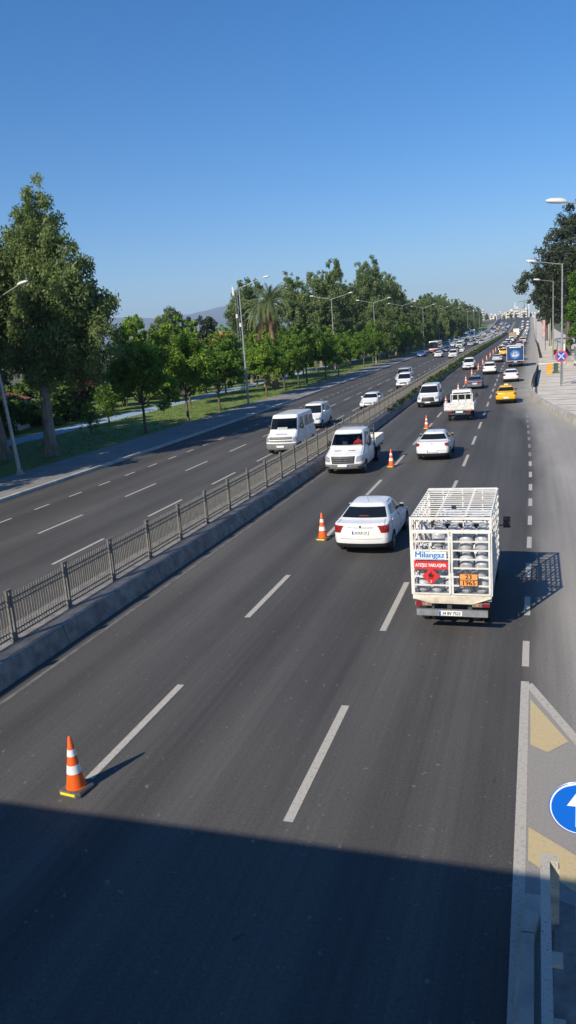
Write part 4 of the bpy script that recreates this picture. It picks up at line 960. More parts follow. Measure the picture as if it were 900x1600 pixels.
def make_box_truck(X, yrear):
    root = thing('box_truck', 'box truck with a blue printed cargo door, white edges and dark underside', 'truck', P(X, yrear, 0), yaw_at(yrear), rx=slope_at(yrear))
    w, z0, z1, L = 2.55, .95, 3.25, 4.6
    mb = MB(); mb.box((0, L/2, (z0+z1)/2), (w, L, z1-z0)); mb.build('cargo_box', mat('cargo_box_white', (.72, .73, .75), .45, nscale=2, namt=.1), root)
    db = mat('cargo_door_blue', (.010, .028, .12), .4, nscale=1.6, namt=.2, col2=(.016, .07, .20), coords='Object')
    mb = MB(); mb.box((0, -.02, (z0+z1)/2+.02), (w-.14, .03, z1-z0-.12)); d = mb.build('cargo_door', db, root)
    rr = random.Random(4); k = 26; bl = MB()
    for sc, m_, yy in ((.92, 0, -.038), (.66, 1, -.041)):
        pts = [((.72+.13*rr.random())*sc*math.cos(2*math.pi*i/k), -.05+(.66+.13*rr.random())*sc*math.sin(2*math.pi*i/k)) for i in range(k)]
        bl.add([(x, yy, 2.0+z) for x, z in pts], [tuple(range(k))], m_)
    bl.build('printed_burst', [mat('print_pale_blue', (.07, .19, .40), .4), mat('print_white', (.50, .58, .68), .4)], d)
    st = MB()
    for x, h in ((-.36, .42), (0, .62), (.36, .46)):
        st.box((x-.09, -.045, 2.12), (.07, .004, h)); st.box((x+.08, -.045, 2.12), (.07, .004, h*.8)); st.box((x, -.046, 2.12+h*.38), (.2, .004, .07)); st.box((x, -.046, 2.12-h*.2), (.2, .004, .07))
    for z in (1.62, 1.52): st.box((0, -.045, z), (.8, .004, .035))
    st.build('printed_design', mat('print_navy', (.03, .06, .16), .5), d)
    mb = MB()
    for sg in (1, -1): mb.box((sg*(w/2-.03), -.035, (z0+z1)/2), (.05, .06, z1-z0+.1))
    mb.box((0, -.035, z1+.01), (w, .06, .09)); mb.build('door_frame', WHITEP, root)
    mb = MB(); mb.box((0, -.045, z1-.22), (1.7, .02, .13)); mb.build('door_header', SIGNWHITE, root)
    chassis(root, 0, 6.2, .8, .72); mb = MB(); mb.box((0, -.02, .62), (2.3, .08, .16)); mb.build('bumper_bar', DKSTEEL, root)
    for sg in (1, -1):
        mb = MB(); mb.box((sg*.85, -.03, .82), (.45, .05, .13)); mb.build('tail_light', REDL, root)
        mb = MB(); mb.box((sg*.9, 1.0, .6), (.5, .02, .5)); mb.build('mudguard', BLACK, root)
        mb = MB(); mb.box((sg*1.3, 6.1, 2.0), (.2, .1, .42)); mb.build('mirror', BLACK, root)
    plate(root, -.07, .82)
    cab_shell(root, L+.15, 1.85, 2.15, 2.5, WHT, nose=(1.15, .06), cowl=(.2, 1.4), rf=.55)
    add_wheels(root, [(.95, 5.8), (-.95, 5.8)], .42, .26, True); add_wheels(root, [(.95, 1.6), (-.95, 1.6), (.68, 1.6), (-.68, 1.6)], .42, .24, True)
    return root
def make_cargo_truck(name, label, X, yrear, boxcol, oncoming=False, L=4.2, w=2.3, z1=3.0, flat=False):
    root = thing(name, label, 'truck', P(X, yrear, 0), (math.pi if oncoming else 0)+yaw_at(yrear), rx=(-1 if oncoming else 1)*slope_at(yrear))
    mb = MB(); mb.box((0, L/2, (.9+z1)/2), (w, L, z1-.9))
    if not flat:
        for k in range(9): mb.box((-w/2+.1+k*(w-.2)/8, -.012, (.9+z1)/2), (.05, .02, z1-1.0))
    mb.build('cargo_box', mat('box_paint', boxcol, .55, nscale=2, namt=.15), root)
    chassis(root, 0, L+1.6, .8, .72)
    for sg in (1, -1):
        mb = MB(); mb.box((sg*.8, -.03, .8), (.4, .05, .12)); mb.build('tail_light', REDL, root)
    cab_shell(root, L+.12, 1.8, 2.05, 2.35, WHT, nose=(1.12, .06), cowl=(.2, 1.35), rf=.55)
    add_wheels(root, [(.9, L+1.1), (-.9, L+1.1), (.9, 1.3), (-.9, 1.3)], .40, .25, True)
    return root
def make_bus(X, yfront):
    root = thing('city_bus', 'red and white city bus with a tall dark windscreen by the tree lined kerb', 'bus', P(X, yfront, 0), math.pi+yaw_at(yfront), rx=-slope_at(yfront))
    L, w, h = 11.5, 2.5, 3.05
    sh = Shell(L, w, h, y0=-L, nose=(.92, .05), cowl=(.08, 1.02), rf=.24, rr=.10, back=(.03, 1.3), lip=(1.1, .02), roof=1.14, rad=.18, bow=.08, tail=.03, sill=.34, belt=.02, rtop=.14)
    fit_shell(root, sh, (.72, .70, .68, 1), [(-2.6, .56, .50), (-8.4, .56, .50)], side=((1.26, 1.55), (1.57, 1.86), (1.88, 2.17), (2.19, 2.48), (2.5, 2.76)), gw=(5.02, 5.85), head=[(1.05, 1.9), (.72, 1.9), (.72, 2.5), (1.05, 2.5)], tail=[(2.95, 2.2), (3.2, 2.2), (3.2, 3), (2.95, 3)], low=(2.74, 1.25, .6, 4.3, mat('bus_red', (.36, .03, .035), .4, coat=.4)), seams=(), handles=False)
    mb = MB(); mb.box((0, .02, 2.72), (1.7, .04, .24)); mb.build('destination_box', BLACK, root)
    add_wheels(root, [(sx*1.08, y) for sx in (1, -1) for y in (-2.6, -8.4)], .48, .28, True)
    for sg in (1, -1):
        mb = MB(); mb.box((sg*1.38, .1, 2.2), (.2, .12, .42)); mb.bar((sg*1.15, -.1, 2.5), (sg*1.38, .08, 2.42), .04); mb.build('mirror', BLACK, root)
    return root
def make_motorbike(X, Y):
    rz = math.pi+yaw_at(Y); root = thing('motorcycle', 'dark motorcycle ridden beside the median among oncoming cars', 'motorcycle', P(X, Y, 0), rz)
    for y in (.68, -.68):
        mb = MB(); mb.lathe([(.2, -.05), (.28, -.06), (.31, 0), (.28, .06), (.2, .05)], 20, axis='X', c=(0, y, .31)); mb.build('wheel', RUBBER, root, True)
    mb = MB(); mb.tube([(0, .68, .31), (0, .5, .75), (0, .42, .98)], .035); mb.tube([(0, -.68, .31), (0, -.1, .45), (0, .3, .5), (0, .45, .85)], .05); mb.build('frame', DKSTEEL, root, True)
    mb = MB(); mb.lathe([(.02, -.32), (.14, -.22), (.17, 0), (.13, .25), (.02, .34)], 12, axis='Y', c=(0, .18, .80)); mb.build('fuel_tank', BLACK, root, True)
    mb = MB(); mb.box((0, -.35, .80), (.26, .62, .09)); mb.build('saddle', SEATF, root)
    mb = MB(); mb.box((0, .12, .48), (.3, .42, .3)); mb.build('engine', STEEL, root)
    mb = MB(); mb.bar((-.36, .38, 1.03), (.36, .38, 1.03), .03); mb.build('handlebar', BLACK, root)
    mb = MB(); mb.lathe([(.02, -.08), (.09, -.02), (.095, .03), (.08, .05)], 12, axis='Y', c=(0, .55, .92)); mb.build('headlight', HEADL, root, True)
    q = root.location+Matrix.Rotation(rz, 3, 'Z') @ Vector((0, -.25, .90))
    seated_person('person', 'rider in dark jacket and helmet sitting on the motorcycle', q, rz, JACKET, JEANS, True)

# the named vehicles near the camera
make_gas_truck()
def going(f, X, yrear, Lc, **k): y = yrear+Lc/2; return f(loc=P(X, y, 0), rz=yaw_at(y), rx=slope_at(y), **k)
def coming(f, X, yfront, Lc, **k): y = yfront+Lc/2; return f(loc=P(X, y, 0), rz=math.pi+yaw_at(y), rx=-slope_at(y), **k)
going(make_sedan, -5.24, 22.75, 4.53, name='sedan_car', label='large white saloon car with slim red tail lights beside the caged truck', cat='car', txt='34 DCR 177')
going(make_sedan, -5.17, 40.7, 4.26, name='sedan_car', label='small white saloon car driving away, between the cones and the dashed lane line', cat='car', style='soft', L=4.26, Wd=1.75, Ht=1.46)
make_flatbed(-9.16, 36.9); make_pickup(-5.06, 58.4)
make_taxi('yellow taxi behind the blue box truck, nearest of the taxis', P(-1.88, 72.2, 0), yaw_at(72), slope_at(72), 'yellow taxis')
make_taxi('distant yellow taxi beside the line of cones, left of the blue box truck', P(-4.5, 167.5, 0), yaw_at(167), slope_at(167), 'yellow taxis')
going(make_sedan, -5.48, 87.6, 4.3, name='sedan_car', label='old boxy grey-blue saloon car beside the cones', cat='car', col=(.12, .15, .20, 1), style='old', L=4.26, Wd=1.68, Ht=1.44)
going(make_sedan, -1.70, 95.2, 4.4, name='sedan_car', label='white saloon car ahead of the yellow taxi, behind the box truck', cat='car', L=4.4, Wd=1.8, Ht=1.5)
going(make_hatch, -4.72, 110.8, 4.45, name='sport_utility_car', label='white sport utility car with high rear window beside the cones', cat='car', kind='suv')
make_box_truck(-1.48, 125.5)
going(make_sedan, -4.78, 142, 4.4, name='coupe_car', label='low silver coupe ahead of the white sport utility car', cat='car', col=(.48, .50, .53, 1), style='coupe', L=4.4, Wd=1.8, Ht=1.36)
coming(make_van, -8.6, 69.6, 4.97, name='panel_van', label='white panel van with black lower bumper facing us left of the cones', cat='van', kind='custom')
coming(make_hatch, -8.5, 124.5, 4.4, name='minivan', label='white minivan facing us in the coned lane, behind the panel van', cat='van', kind='mpv')
coming(make_van, -14.75, 44.4, 4.86, name='minibus', label='white minibus with deep grey bumper beyond the median fence', cat='minibus', kind='minibus')
coming(make_hatch, -16.3, 56.8, 4.39, name='minivan', label='white minivan half hidden behind the white minibus', cat='van', kind='mpv')
coming(make_hatch, -14.15, 70.2, 4.06, name='hatchback_car', label='white hatchback with diamond badge beyond the fence, ahead of two vans', cat='car')
coming(make_hatch, -14.25, 93.8, 4.39, name='minivan', label='white minivan with dark grille in front of a silver van, beyond the fence', cat='van', kind='mpv')
coming(make_van, -15.6, 102.5, 4.97, name='panel_van', label='silver van following close behind a white minivan beyond the fence', cat='van', kind='custom', col=(.45, .47, .49, 1))
make_motorbike(-15.5, 190); make_bus(-23.9, 211)

# ------------------------------------------------------------------ distant traffic, copied from one of each kind
SKIP = ('rim', 'panel_seams', 'wheel_well', 'door_handle', 'blue_band', 'roof_seam', 'antenna', 'mirror_glass', 'emblem', 'bonnet_vent', 'boot_trim', 'brake_light', 'lower_intake', 'roof_rail')
_proto = {}
def recolor(o, col):
    if o.type == 'MESH' and o.data.materials and o.data.materials[0] is PAINT: o.color = col
    for c in o.children: recolor(c, col)
PRO = {'saloon': lambda l, loc, rz, col, g, rx: make_sedan('sedan_car', l, 'car', loc, rz, col, g, rx, 4.3, 1.75, 1.47, style='soft'),
       'fast': lambda l, loc, rz, col, g, rx: make_sedan('sedan_car', l, 'car', loc, rz, col, g, rx, 4.5, 1.8, 1.48),
       'hatchback': lambda l, loc, rz, col, g, rx: make_hatch('hatchback_car', l, 'car', loc, rz, col, g, rx, 'hatch'),
       'sport utility car': lambda l, loc, rz, col, g, rx: make_hatch('sport_utility_car', l, 'car', loc, rz, col, g, rx, 'suv'),
       'minivan': lambda l, loc, rz, col, g, rx: make_hatch('minivan', l, 'van', loc, rz, col, g, rx, 'mpv'),
       'panel van': lambda l, loc, rz, col, g, rx: make_van('panel_van', l, 'van', loc, rz, col, g, rx, 'custom')}
COL = {'white': (.78, .78, .77, 1), 'silver': (.46, .48, .50, 1), 'grey': (.16, .17, .18, 1), 'black': (.02, .02, .023, 1), 'dark blue': (.025, .05, .14, 1), 'red': (.32, .03, .03, 1), 'dark red': (.16, .02, .025, 1), 'blue': (.03, .09, .30, 1), 'yellow': TAXIY, 'cream': (.66, .60, .42, 1)}
def drop(kind, colname, X, Y, onc, label, group):
    loc = P(X, Y, 0); rz = (math.pi if onc else 0)+yaw_at(Y); rx = (-1 if onc else 1)*slope_at(Y); c = COL[colname]
    k = 'fast' if kind == 'saloon' and Y % 2 > 1 else kind
    if k not in _proto: _proto[k] = PRO[k](label, loc, rz, c, group, rx); recolor(_proto[k], c); return _proto[k]
    o = copy_tree(_proto[k], None, SKIP if Y > 150 else ()); o.location = loc; o.rotation_euler = (rx, 0, rz); o['label'] = label; o['group'] = group; recolor(o, c); return o
RT = [(-5.2, 'by the cones', [('saloon', 'black', 181), ('hatchback', 'white', 190), ('saloon', 'grey', 201), ('sport utility car', 'white', 211), ('saloon', 'grey', 224), ('minivan', 'white', 236), ('hatchback', 'silver', 250), ('panel van', 'white', 263),
                             ('saloon', 'grey', 318), ('hatchback', 'white', 329), ('saloon', 'white', 362), ('saloon', 'silver', 377), ('panel van', 'white', 398), ('hatchback', 'black', 424), ('saloon', 'white', 452), ('sport utility car', 'grey', 480), ('saloon', 'white', 512), ('hatchback', 'white', 548), ('saloon', 'silver', 590), ('saloon', 'white', 632)]),
      (-1.6, 'in the right lane', [('minivan', 'white', 147), ('saloon', 'white', 158), ('hatchback', 'silver', 170), ('sport utility car', 'white', 181), ('saloon', 'white', 196), ('saloon', 'red', 213), ('saloon', 'silver', 228), ('panel van', 'cream', 244),
                                   ('saloon', 'white', 268), ('hatchback', 'white', 290), ('saloon', 'grey', 312), ('saloon', 'white', 340), ('minivan', 'white', 366), ('saloon', 'red', 392), ('saloon', 'white', 420), ('hatchback', 'white', 456), ('saloon', 'silver', 490), ('saloon', 'white', 530), ('minivan', 'white', 572), ('saloon', 'white', 622)])]
for X, lane, cars in RT:
    for i, (k, c, y) in enumerate(cars):
        drop(k, c, X+rng.uniform(-.3, .3), y, False, f'{c} {k} driving away {lane}, {ORD[i]} beyond the blue box truck', 'cars queuing beyond the box truck')
make_cargo_truck('cargo_truck', 'brownish beige box truck far ahead in the lane by the cones', -5.1, 277, (.36, .27, .2))
make_cargo_truck('cargo_truck', 'taller white box truck far ahead in the lane by the cones', -5.1, 342, (.72, .70, .64), z1=3.5)
named = [('hatchback', 'white', -18.9, 178.5, 'white hatchback in the middle of the oncoming road, in front of the red car'), ('minivan', 'white', -14.9, 170.5, 'white minivan beside the median fence, to the right of the white hatchback'),
         ('hatchback', 'white', -15.6, 198, 'white hatchback directly behind the motorcycle by the median'), ('saloon', 'dark red', -20.8, 192, 'dark red saloon car between the bus and the white hatchback'),
         ('saloon', 'blue', -24.0, 188, 'blue saloon car at the tree shaded kerb in front of the bus'), ('saloon', 'dark blue', -20.6, 214, 'dark blue saloon car to the right of the city bus'),
         ('panel van', 'white', -19.6, 241, 'white van behind the dark blue saloon in the oncoming traffic'), ('sport utility car', 'silver', -17.3, 254, 'silver sport utility car coming on in the middle lane past the white van')]
for k, c, x, y, l in named: drop(k, c, x, y, True, l, 'oncoming cars beyond the median')
kinds = ['saloon']*6+['hatchback']*5+['sport utility car']*2+['minivan']*3+['panel van']*2; cols = ['white']*10+['silver']*4+['grey']*3+['black']*2+['dark blue']*2+['red', 'yellow', 'cream']
for X, lane, y0 in ((-14.2, 'lane by the median', 262), (-17.4, 'second lane from the median', 268), (-20.7, 'third lane from the median', 256), (-23.8, 'kerb lane under the trees', 250)):
    y = y0; i = 0
    while y < 650 and i < 30:
        k = rng.choice(kinds); c = rng.choice(cols)
        if c == 'yellow': k = 'saloon'
        drop(k, c, X+rng.uniform(-.35, .35), y, True, f'{c} {k} in the jam, {ORD[i]} in the oncoming {lane}', 'oncoming cars in the distant jam')
        y += rng.uniform(7.2, 11) if y < 455 else rng.uniform(16, 34); i += 1
make_cargo_truck('cargo_truck', 'white lorry standing at the far left kerb near the end of the trees', -29.5, 395, (.74, .73, .70), True, 6, 2.4, 3.4, True)
make_cargo_truck('cargo_truck', 'second white lorry beyond the first at the far left kerb', -30.5, 455, (.72, .72, .71), True, 6, 2.4, 3.3, True)

for i, (k, c, x, y) in enumerate([('panel van', 'white', -29.2, 300), ('minivan', 'white', -29.4, 322), ('panel van', 'white', -29.6, 345), ('hatchback', 'silver', -28.8, 362), ('panel van', 'white', -30.5, 415), ('minivan', 'white', -29.4, 436), ('panel van', 'white', -29, 480), ('panel van', 'white', -30, 512)]):
    drop(k, c, x, y, True, f'{c} {k} parked beyond the left kerb under the far trees, {ORD[i]} of that row', 'vehicles parked at the far left kerb')
# ------------------------------------------------------------------ traffic cones
def make_cone():
    o = thing('traffic_cone', 'orange traffic cone with white bands, alone in the foreground beside the bridge shadow', 'traffic cone', (0, 0, 0), 0, 'cones along the contraflow lane')
    b = MB(); h = .22; c = .05
    ring = lambda s, z: [(x*s, y*s, z) for x, y in ((-h+c, -h), (h-c, -h), (h, -h+c), (h, h-c), (h-c, h), (-h+c, h), (-h, h-c), (-h, -h+c))]
    vs = ring(1, .0)+ring(1, .045)+ring(.86, .075)+ring(.0, .08); n = 8
    b.add(vs, [(i*n+j, i*n+(j+1) % n, (i+1)*n+(j+1) % n, (i+1)*n+j) for i in range(3) for j in range(n)]); b.build('rubber_base', CONEBASE, o)
    rad = lambda z: .155-.128*(z-.07)/.86
    for nm, z0, z1, m, e in (('cone_body', .07, .93, ORANGE, 0), ('white_band', .33, .47, REFLECT, .003), ('white_band', .62, .73, REFLECT, .003)):
        b = MB(); pr = [(rad(z0)+e, z0), (rad(z1)+e, z1)]
        if nm == 'cone_body': pr = [(.165, .065), (.165, .085)]+[(rad(.09), .09), (rad(z1), z1), (.018, .945), (.008, .946)]
        b.lathe(pr, 24); b.build(nm, m, o, True, 40)
    b = MB(); b.box((0, -.217, .045), (.28, .012, .035)); b.build('yellow_reflector', YELLOWTAPE, o)
    return o
cone = make_cone()
CL = ['', 'orange traffic cone beside the tail of the large white saloon', 'orange traffic cone beside the dropside truck, ahead of the small white saloon', 'orange traffic cone just beyond the roof of the small white saloon', 'orange traffic cone half hidden behind the tail of the white pickup', 'orange traffic cone showing above the cab of the white pickup']
for i, y in enumerate([9.42, 24.84, 39.3, 54.9, 70.0, 85.2, 97.6, 111.3, 125.8, 139.5, 153, 166.6, 180.4, 192.9, 206, 220, 234]):
    o = cone if i == 0 else copy_tree(cone)
    o.location = P(-7.07+rng.uniform(-.06, .06), y, .006); o.rotation_euler.z = rng.uniform(-.25, .25) if i else -.12
    if i: o['label'] = CL[i] if i < len(CL) else f'traffic cone in the far row beyond the white pickup, {ORD[i-6]} in that row'

# ------------------------------------------------------------------ street lamps
def lamp_head(root, p, d, tilt=.12, hs=1.0):
    b = MB(); n = 12; vs = []
    prof = [(-.04, .05, .05), (.05, .13, .14), (.30, .20, .19), (.75, .20, .17), (.95, .14, .10), (1.0, .04, .03)]
    prof = [(t*hs, w*hs, h*hs) for t, w, h in prof]
    d = Vector(d).normalized(); sd = d.cross(Vector((0, 0, 1))).normalized()
    for (t, w, h) in prof:
        for j in range(n):
            a = 2*math.pi*j/n; vs.append(Vector(p)+d*t+sd*(w*math.cos(a))+Vector((0, 0, h*math.sin(a)*(1 if math.sin(a) > 0 else .55)+t*tilt)))
    b.add(vs, [(i*n+j, i*n+(j+1) % n, (i+1)*n+(j+1) % n, (i+1)*n+j) for i in range(len(prof)-1) for j in range(n)]+[tuple(range(n)), tuple((len(prof)-1)*n+j for j in range(n-1, -1, -1))])
    return b.build('lamp_head', LAMPWHITE, root, True, 50)
def make_lamp(X, Y, z0, arms, h, label, group, reach=2.7, rise=.75, lean=0.0, rz=None):
    o = thing('street_lamp', label, 'street lamp', P(X, Y, z0), yaw_at(Y), group); o.rotation_euler = (0, lean, yaw_at(Y))
    b = MB(); b.tube([(0, 0, 0), (0, 0, h*.5), (0, 0, h)], [.125, .095, .06], 12); b.build('pole', LAMPPOLE, o, True, 40)
    b = MB(); b.box((0, 0, .03), (.42, .42, .06)); b.box((0, 0, .15), (.26, .26, .18)); b.build('pole_base', LAMPPOLE, o)
    for s in arms:
        b = MB(); b.tube([(0, 0, h-.06), (s*reach*.5, 0, h-.06+rise*.5), (s*reach, 0, h-.06+rise)], [.035, .03, .028], 8); b.build('arm', LAMPPOLE, o, True); lamp_head(o, (s*(reach-.1), 0, h-.06+rise), (s, 0, 0), hs=.72 if X < -20 else 1.0)
    return o
LG, RG = 'street lamps along the left pavement', 'street lamps along the right pavement'
make_lamp(-29.4, 38.4, .15, (1,), 9.9, 'leaning street lamp post at the left edge beside the big eucalyptus', LG, 2.6, .8, lean=-.075)
la = make_lamp(-29.5, 80.3, .15, (1,), 12.5, 'single armed street lamp left of the palm, tall grey post at the pavement', LG, 2.9, .85)
two = None
for i, y in enumerate([129.5, 167, 206, 247, 290, 334, 378, 424, 470, 520]):
    l = f'double armed street lamp along the left pavement, {ORD[i]} of the double lamps'
    if two is None: two = make_lamp(-31.0, y, .15, (1, -1), 12.6, l, LG, 3.1, .75)
    else:
        o = copy_tree(two); o.location = P(-31.0, y, .15); o.rotation_euler = (0, 0, yaw_at(y)); o['label'] = l
make_lamp(3.75, 44, .33, (-1,), 11.9, 'street lamp whose white head reaches in from the right edge', RG, 2.25, .5)
make_lamp(3.45, 85.3, .33, (-1,), 11.95, 'tall street lamp behind the no stopping sign on the right pavement', RG, 2.6, .5)
make_lamp(4.25, 133.2, .33, (-1,), 12.3, 'street lamp farther along the right pavement, in front of the dark tree', RG, 2.1, .4)
make_lamp(4.4, 262, .33, (-1,), 11.5, 'farthest street lamp on the right, beyond the dark tree', RG, 2.1, .4)

# ------------------------------------------------------------------ signs and street furniture
o = thing('keep_ahead_sign', 'round blue sign with a white arrow, cut by the right edge', 'road sign', (.425, 7.62, 0), 0)
b = MB(); b.lathe([(.028, .04), (.028, 2.2)], 12, c=(0, .03, 0)); b.build('post', LAMPPOLE, o, True)
def disc(r, m, name, parent, y, z, th=.012, n=48):
    b = MB(); b.lathe([(r-.004, -th/2), (r, -th/2+.003), (r, th/2-.003), (r-.004, th/2)], n, axis='Y', c=(0, y, z)); return b.build(name, m, parent)
disc(.308, STEEL, 'sign_back', o, 0, 1.84, .02); disc(.305, SIGNBLUE, 'blue_rim', o, -.012, 1.84, .006); disc(.295, SIGNWHITE, 'white_ring', o, -.016, 1.84, .006); disc(.281, SIGNBLUE, 'sign_face', o, -.020, 1.84, .006)
b = MB(); a = [(-.04, -.22), (.04, -.22), (.04, .02), (.128, .02), (0, .235), (-.128, .02), (-.04, .02)]; b.add([(x, -.026, 1.85+z) for x, z in a], [tuple(range(7))]); b.build('arrow_symbol', SIGNWHITE, o)
o = thing('guard_rail', 'chipped white steel guard rail at the lower right, seen from above', 'guard rail', (.085, 6.5, 0), 0)
b = MB(); b.box((0, -.25, .89), (.10, 3.6, .09)); b.box((.10, 1.49, .89), (.085, .12, .09)); b.build('top_beam', RUSTY, o)
for y in (1.49, -.62, -1.9):
    b = MB(); b.box((.105, y, .42), (.10, .11, .84)); b.build('post', RUSTY, o)
b = MB(); b.box((0, -.25, .45), (.06, 3.5, .08)); b.build('lower_beam', RUSTY, o)
b = MB(); b.box((.105, .35, .62), (.11, .16, .05)); b.build('bracket', RUSTY, o)
o = thing('no_stopping_sign', 'round no stopping sign, blue with red rim and crossed bars, on a thin post', 'road sign', P(3.25, 82.4, .33), yaw_at(82))
b = MB(); b.lathe([(.045, 0), (.04, 2.4)], 10); b.build('post', DKSTEEL, o, True); b = MB(); b.box((0, 0, .02), (.9, .9, .05)); b.build('footing', CONC, o)
disc(.60, NSRED, 'red_rim', o, -.07, 2.95, .03); disc(.45, NSBLUE, 'blue_face', o, -.09, 2.95, .012)
b = MB()
for s in (1, -1): b.box((0, -.10, 2.95), (.10, .008, .82), mtx=Matrix.Rotation(R(45*s), 3, 'Y'))
b.build('cross_bars', mat('no_stopping_bars', (.62, .55, .62), .45), o)
def guard(name, label, X0, Y0, X1, Y1, h):
    o = thing(name, label, 'guard rail', P((X0+X1)/2, (Y0+Y1)/2, 0)); k = 10; pts = [P(X0+(X1-X0)*i/k, Y0+(Y1-Y0)*i/k, .33)-o.location for i in range(k+1)]
    b = MB()
    for i in range(k): b.bar(pts[i]+Vector((0, 0, h*.5)), pts[i+1]+Vector((0, 0, h*.5)), .12, h*.98)
    b.build('rail_panel', BLACK, o); b = MB()
    for p in pts: b.box(p+Vector((.08, 0, h/2)), (.09, .09, h))
    b.build('post', BLACK, o)
guard('guard_rail', 'short black guard rail on the low wall at the bend', KX(83)+.5, 83, KX(110)+.55, 110, .7)
guard('guard_rail', 'longer black guard rail farther along the right kerb', KX(142)+.6, 142, KX(230)+.5, 230, .7)
def plastic_barrier(name, label, X, Y, col):
    o = thing(name, label, 'barrier', P(X, Y, .33), .2); b = MB(); m = mat('barrier_plastic', col, .5)
    b.add([(-.34, -.16, 0), (.34, -.16, 0), (.34, .16, 0), (-.34, .16, 0), (-.20, -.07, .45), (.28, -.07, .45), (.28, .07, .45), (-.20, .07, .45), (-.22, -.06, 1.25), (.30, -.06, 1.25), (.30, .06, 1.25), (-.22, .06, 1.25)],
          [(3, 2, 1, 0), (0, 1, 5, 4), (1, 2, 6, 5), (2, 3, 7, 6), (3, 0, 4, 7), (4, 5, 9, 8), (5, 6, 10, 9), (6, 7, 11, 10), (7, 4, 8, 11), (8, 9, 10, 11)]); b.build('barrier_body', m, o)
    b = MB()
    for z in (.2, .65, 1.05): b.box((-.30, 0, z), (.2, .1, .09)); b.box((.38, 0, z+.05), (.18, .1, .09))
    b.build('coupling_lug', m, o)
plastic_barrier('plastic_barrier', 'orange plastic road barrier on the raised pavement, left of the green one', 2.75, 102, (.72, .33, .02))
plastic_barrier('plastic_barrier', 'dark green plastic road barrier on the raised pavement, right of the orange one', 3.55, 102.4, (.05, .09, .035))
o = thing('pavement_kerb', 'pale kerb step crossing the right pavement behind the plastic barriers', 'kerb', P(5, 124, .33)); b = MB(); b.box((.6, 0, .06), (7.4, .5, .14)); b.build('kerb_stone', mat('pale_kerb', (.58, .56, .5), .8, nscale=2, namt=.2), o)
o = thing('white_wall', 'white rendered wall behind the lamp posts at right', 'wall', P(5.9, 170, .33)); b = MB(); b.add([(.5, -28, 0), (.75, -28, 0), (.75, -28, 2.0), (.5, -28, 2.0), (-.5, 28, 0), (-.25, 28, 0), (-.25, 28, 1.7), (-.5, 28, 1.7)], [(0, 1, 2, 3), (7, 6, 5, 4), (0, 3, 7, 4), (3, 2, 6, 7), (2, 1, 5, 6)])
b.build('wall_panel', mat('white_render', (.66, .65, .61), .8, nscale=1, namt=.12), o); b = MB(); b.bar((.62, -28.1, 2.05), (-.38, 28.1, 1.75), .4, .1); b.build('coping', CONC, o)
o = thing('mesh_fence', 'dark metal fence at the right edge in front of the bright green tree', 'fence', P(7.2, 118, .33)); b = MB()
for k in range(13): b.box((0, -14+k*2.2, 1.1), (.09, .09, 2.2))
b.build('post', LAMPPOLE, o); b = MB(); b.box((.03, -.8, 1.15), (.02, 27, 1.9)); b.build('mesh_panel', DKSTEEL, o)
for i, (x, y, l) in enumerate([(6.0, 117, 'nearest concrete block beside the mesh fence at right'), (5.9, 123, 'middle concrete block beside the mesh fence at right'), (5.8, 129, 'farthest concrete block beside the mesh fence at right')]):
    b = MB(); b.prism([(-.45, -1.5), (.45, -1.5), (.45, 1.5), (-.45, 1.5)], 0, .55); b.prism([(-.52, -1.57), (.52, -1.57), (.52, 1.57), (-.52, 1.57)], .553, .66); o = b.build('concrete_block', CONC); o.location = P(x, y, .33); set_props(o, l, 'concrete block', 'concrete blocks by the mesh fence')
o = thing('banner_pole', 'slim pole with a red and white banner farther along the right pavement', 'banner pole', P(3.75, 171, .33)); b = MB(); b.lathe([(.06, 0), (.05, 7.2)], 10); b.build('pole', DKSTEEL, o, True); b = MB(); b.box((-.28, 0, 4.6), (.5, .03, 3.2)); b.build('banner', mat('banner_print', (.6, .55, .53), .7, nscale=.9, col2=(.5, .12, .09)), o)
for x, y, h, l in ((4.9, 178, 6.5, 'left one of two thin yellow green flagpoles by the white wall'), (5.4, 172, 4.8, 'shorter pale post beside the white wall')):
    o = thing('flagpole', l, 'pole', P(x, y, .33)); b = MB(); b.lathe([(.07, 0), (.05, h), (.02, h+.05)], 10); b.build('pole', mat('pole_paint', (.45, .47, .2) if h > 6 else (.6, .6, .55), .5), o, True); b = MB(); b.lathe([(.16, 0), (.16, .08), (.08, .1)], 12); b.build('foot', CONC, o)
o = thing('waste_bin', 'dark waste bin with orange lid in the shade by the white wall', 'bin', P(5.0, 150, .33)); b = MB(); b.lathe([(.3, 0), (.36, .9), (.36, .95)], 14); b.build('bin_body', BLACK, o, True); b = MB(); b.lathe([(.38, .95), (.36, 1.1), (.1, 1.2)], 14); b.build('lid', mat('bin_orange', (.7, .3, .03), .5), o, True)
# antenna mast left of the single lamp
o = thing('antenna_mast', 'slim lattice mast with white aerial panels behind the street lamp', 'mast', P(-37.4, 101, .2)); b = MB(); hh = 13.4
for sx, sy in ((-.22, -.22), (.22, -.22), (0, .25)): b.tube([(sx, sy, 0), (sx*.7, sy*.7, hh)], .035, 6)
for k in range(22):
    z = k*hh/22; z2 = z+hh/22
    for (a, c) in (((-.22, -.22), (.22, -.22)), ((.22, -.22), (0, .25)), ((0, .25), (-.22, -.22))): b.tube([(a[0]*.85, a[1]*.85, z), (c[0]*.85, c[1]*.85, z2)], .02, 4)
b.build('lattice', STEEL, o)
for x, z in ((-.35, hh+.1), (-.1, hh-3.2), (.3, hh-4.4)):
    b = MB(); b.box((x, -.2, z), (.26, .16, 1.1 if z > hh else .5)); b.build('aerial_panel', LAMPWHITE, o)

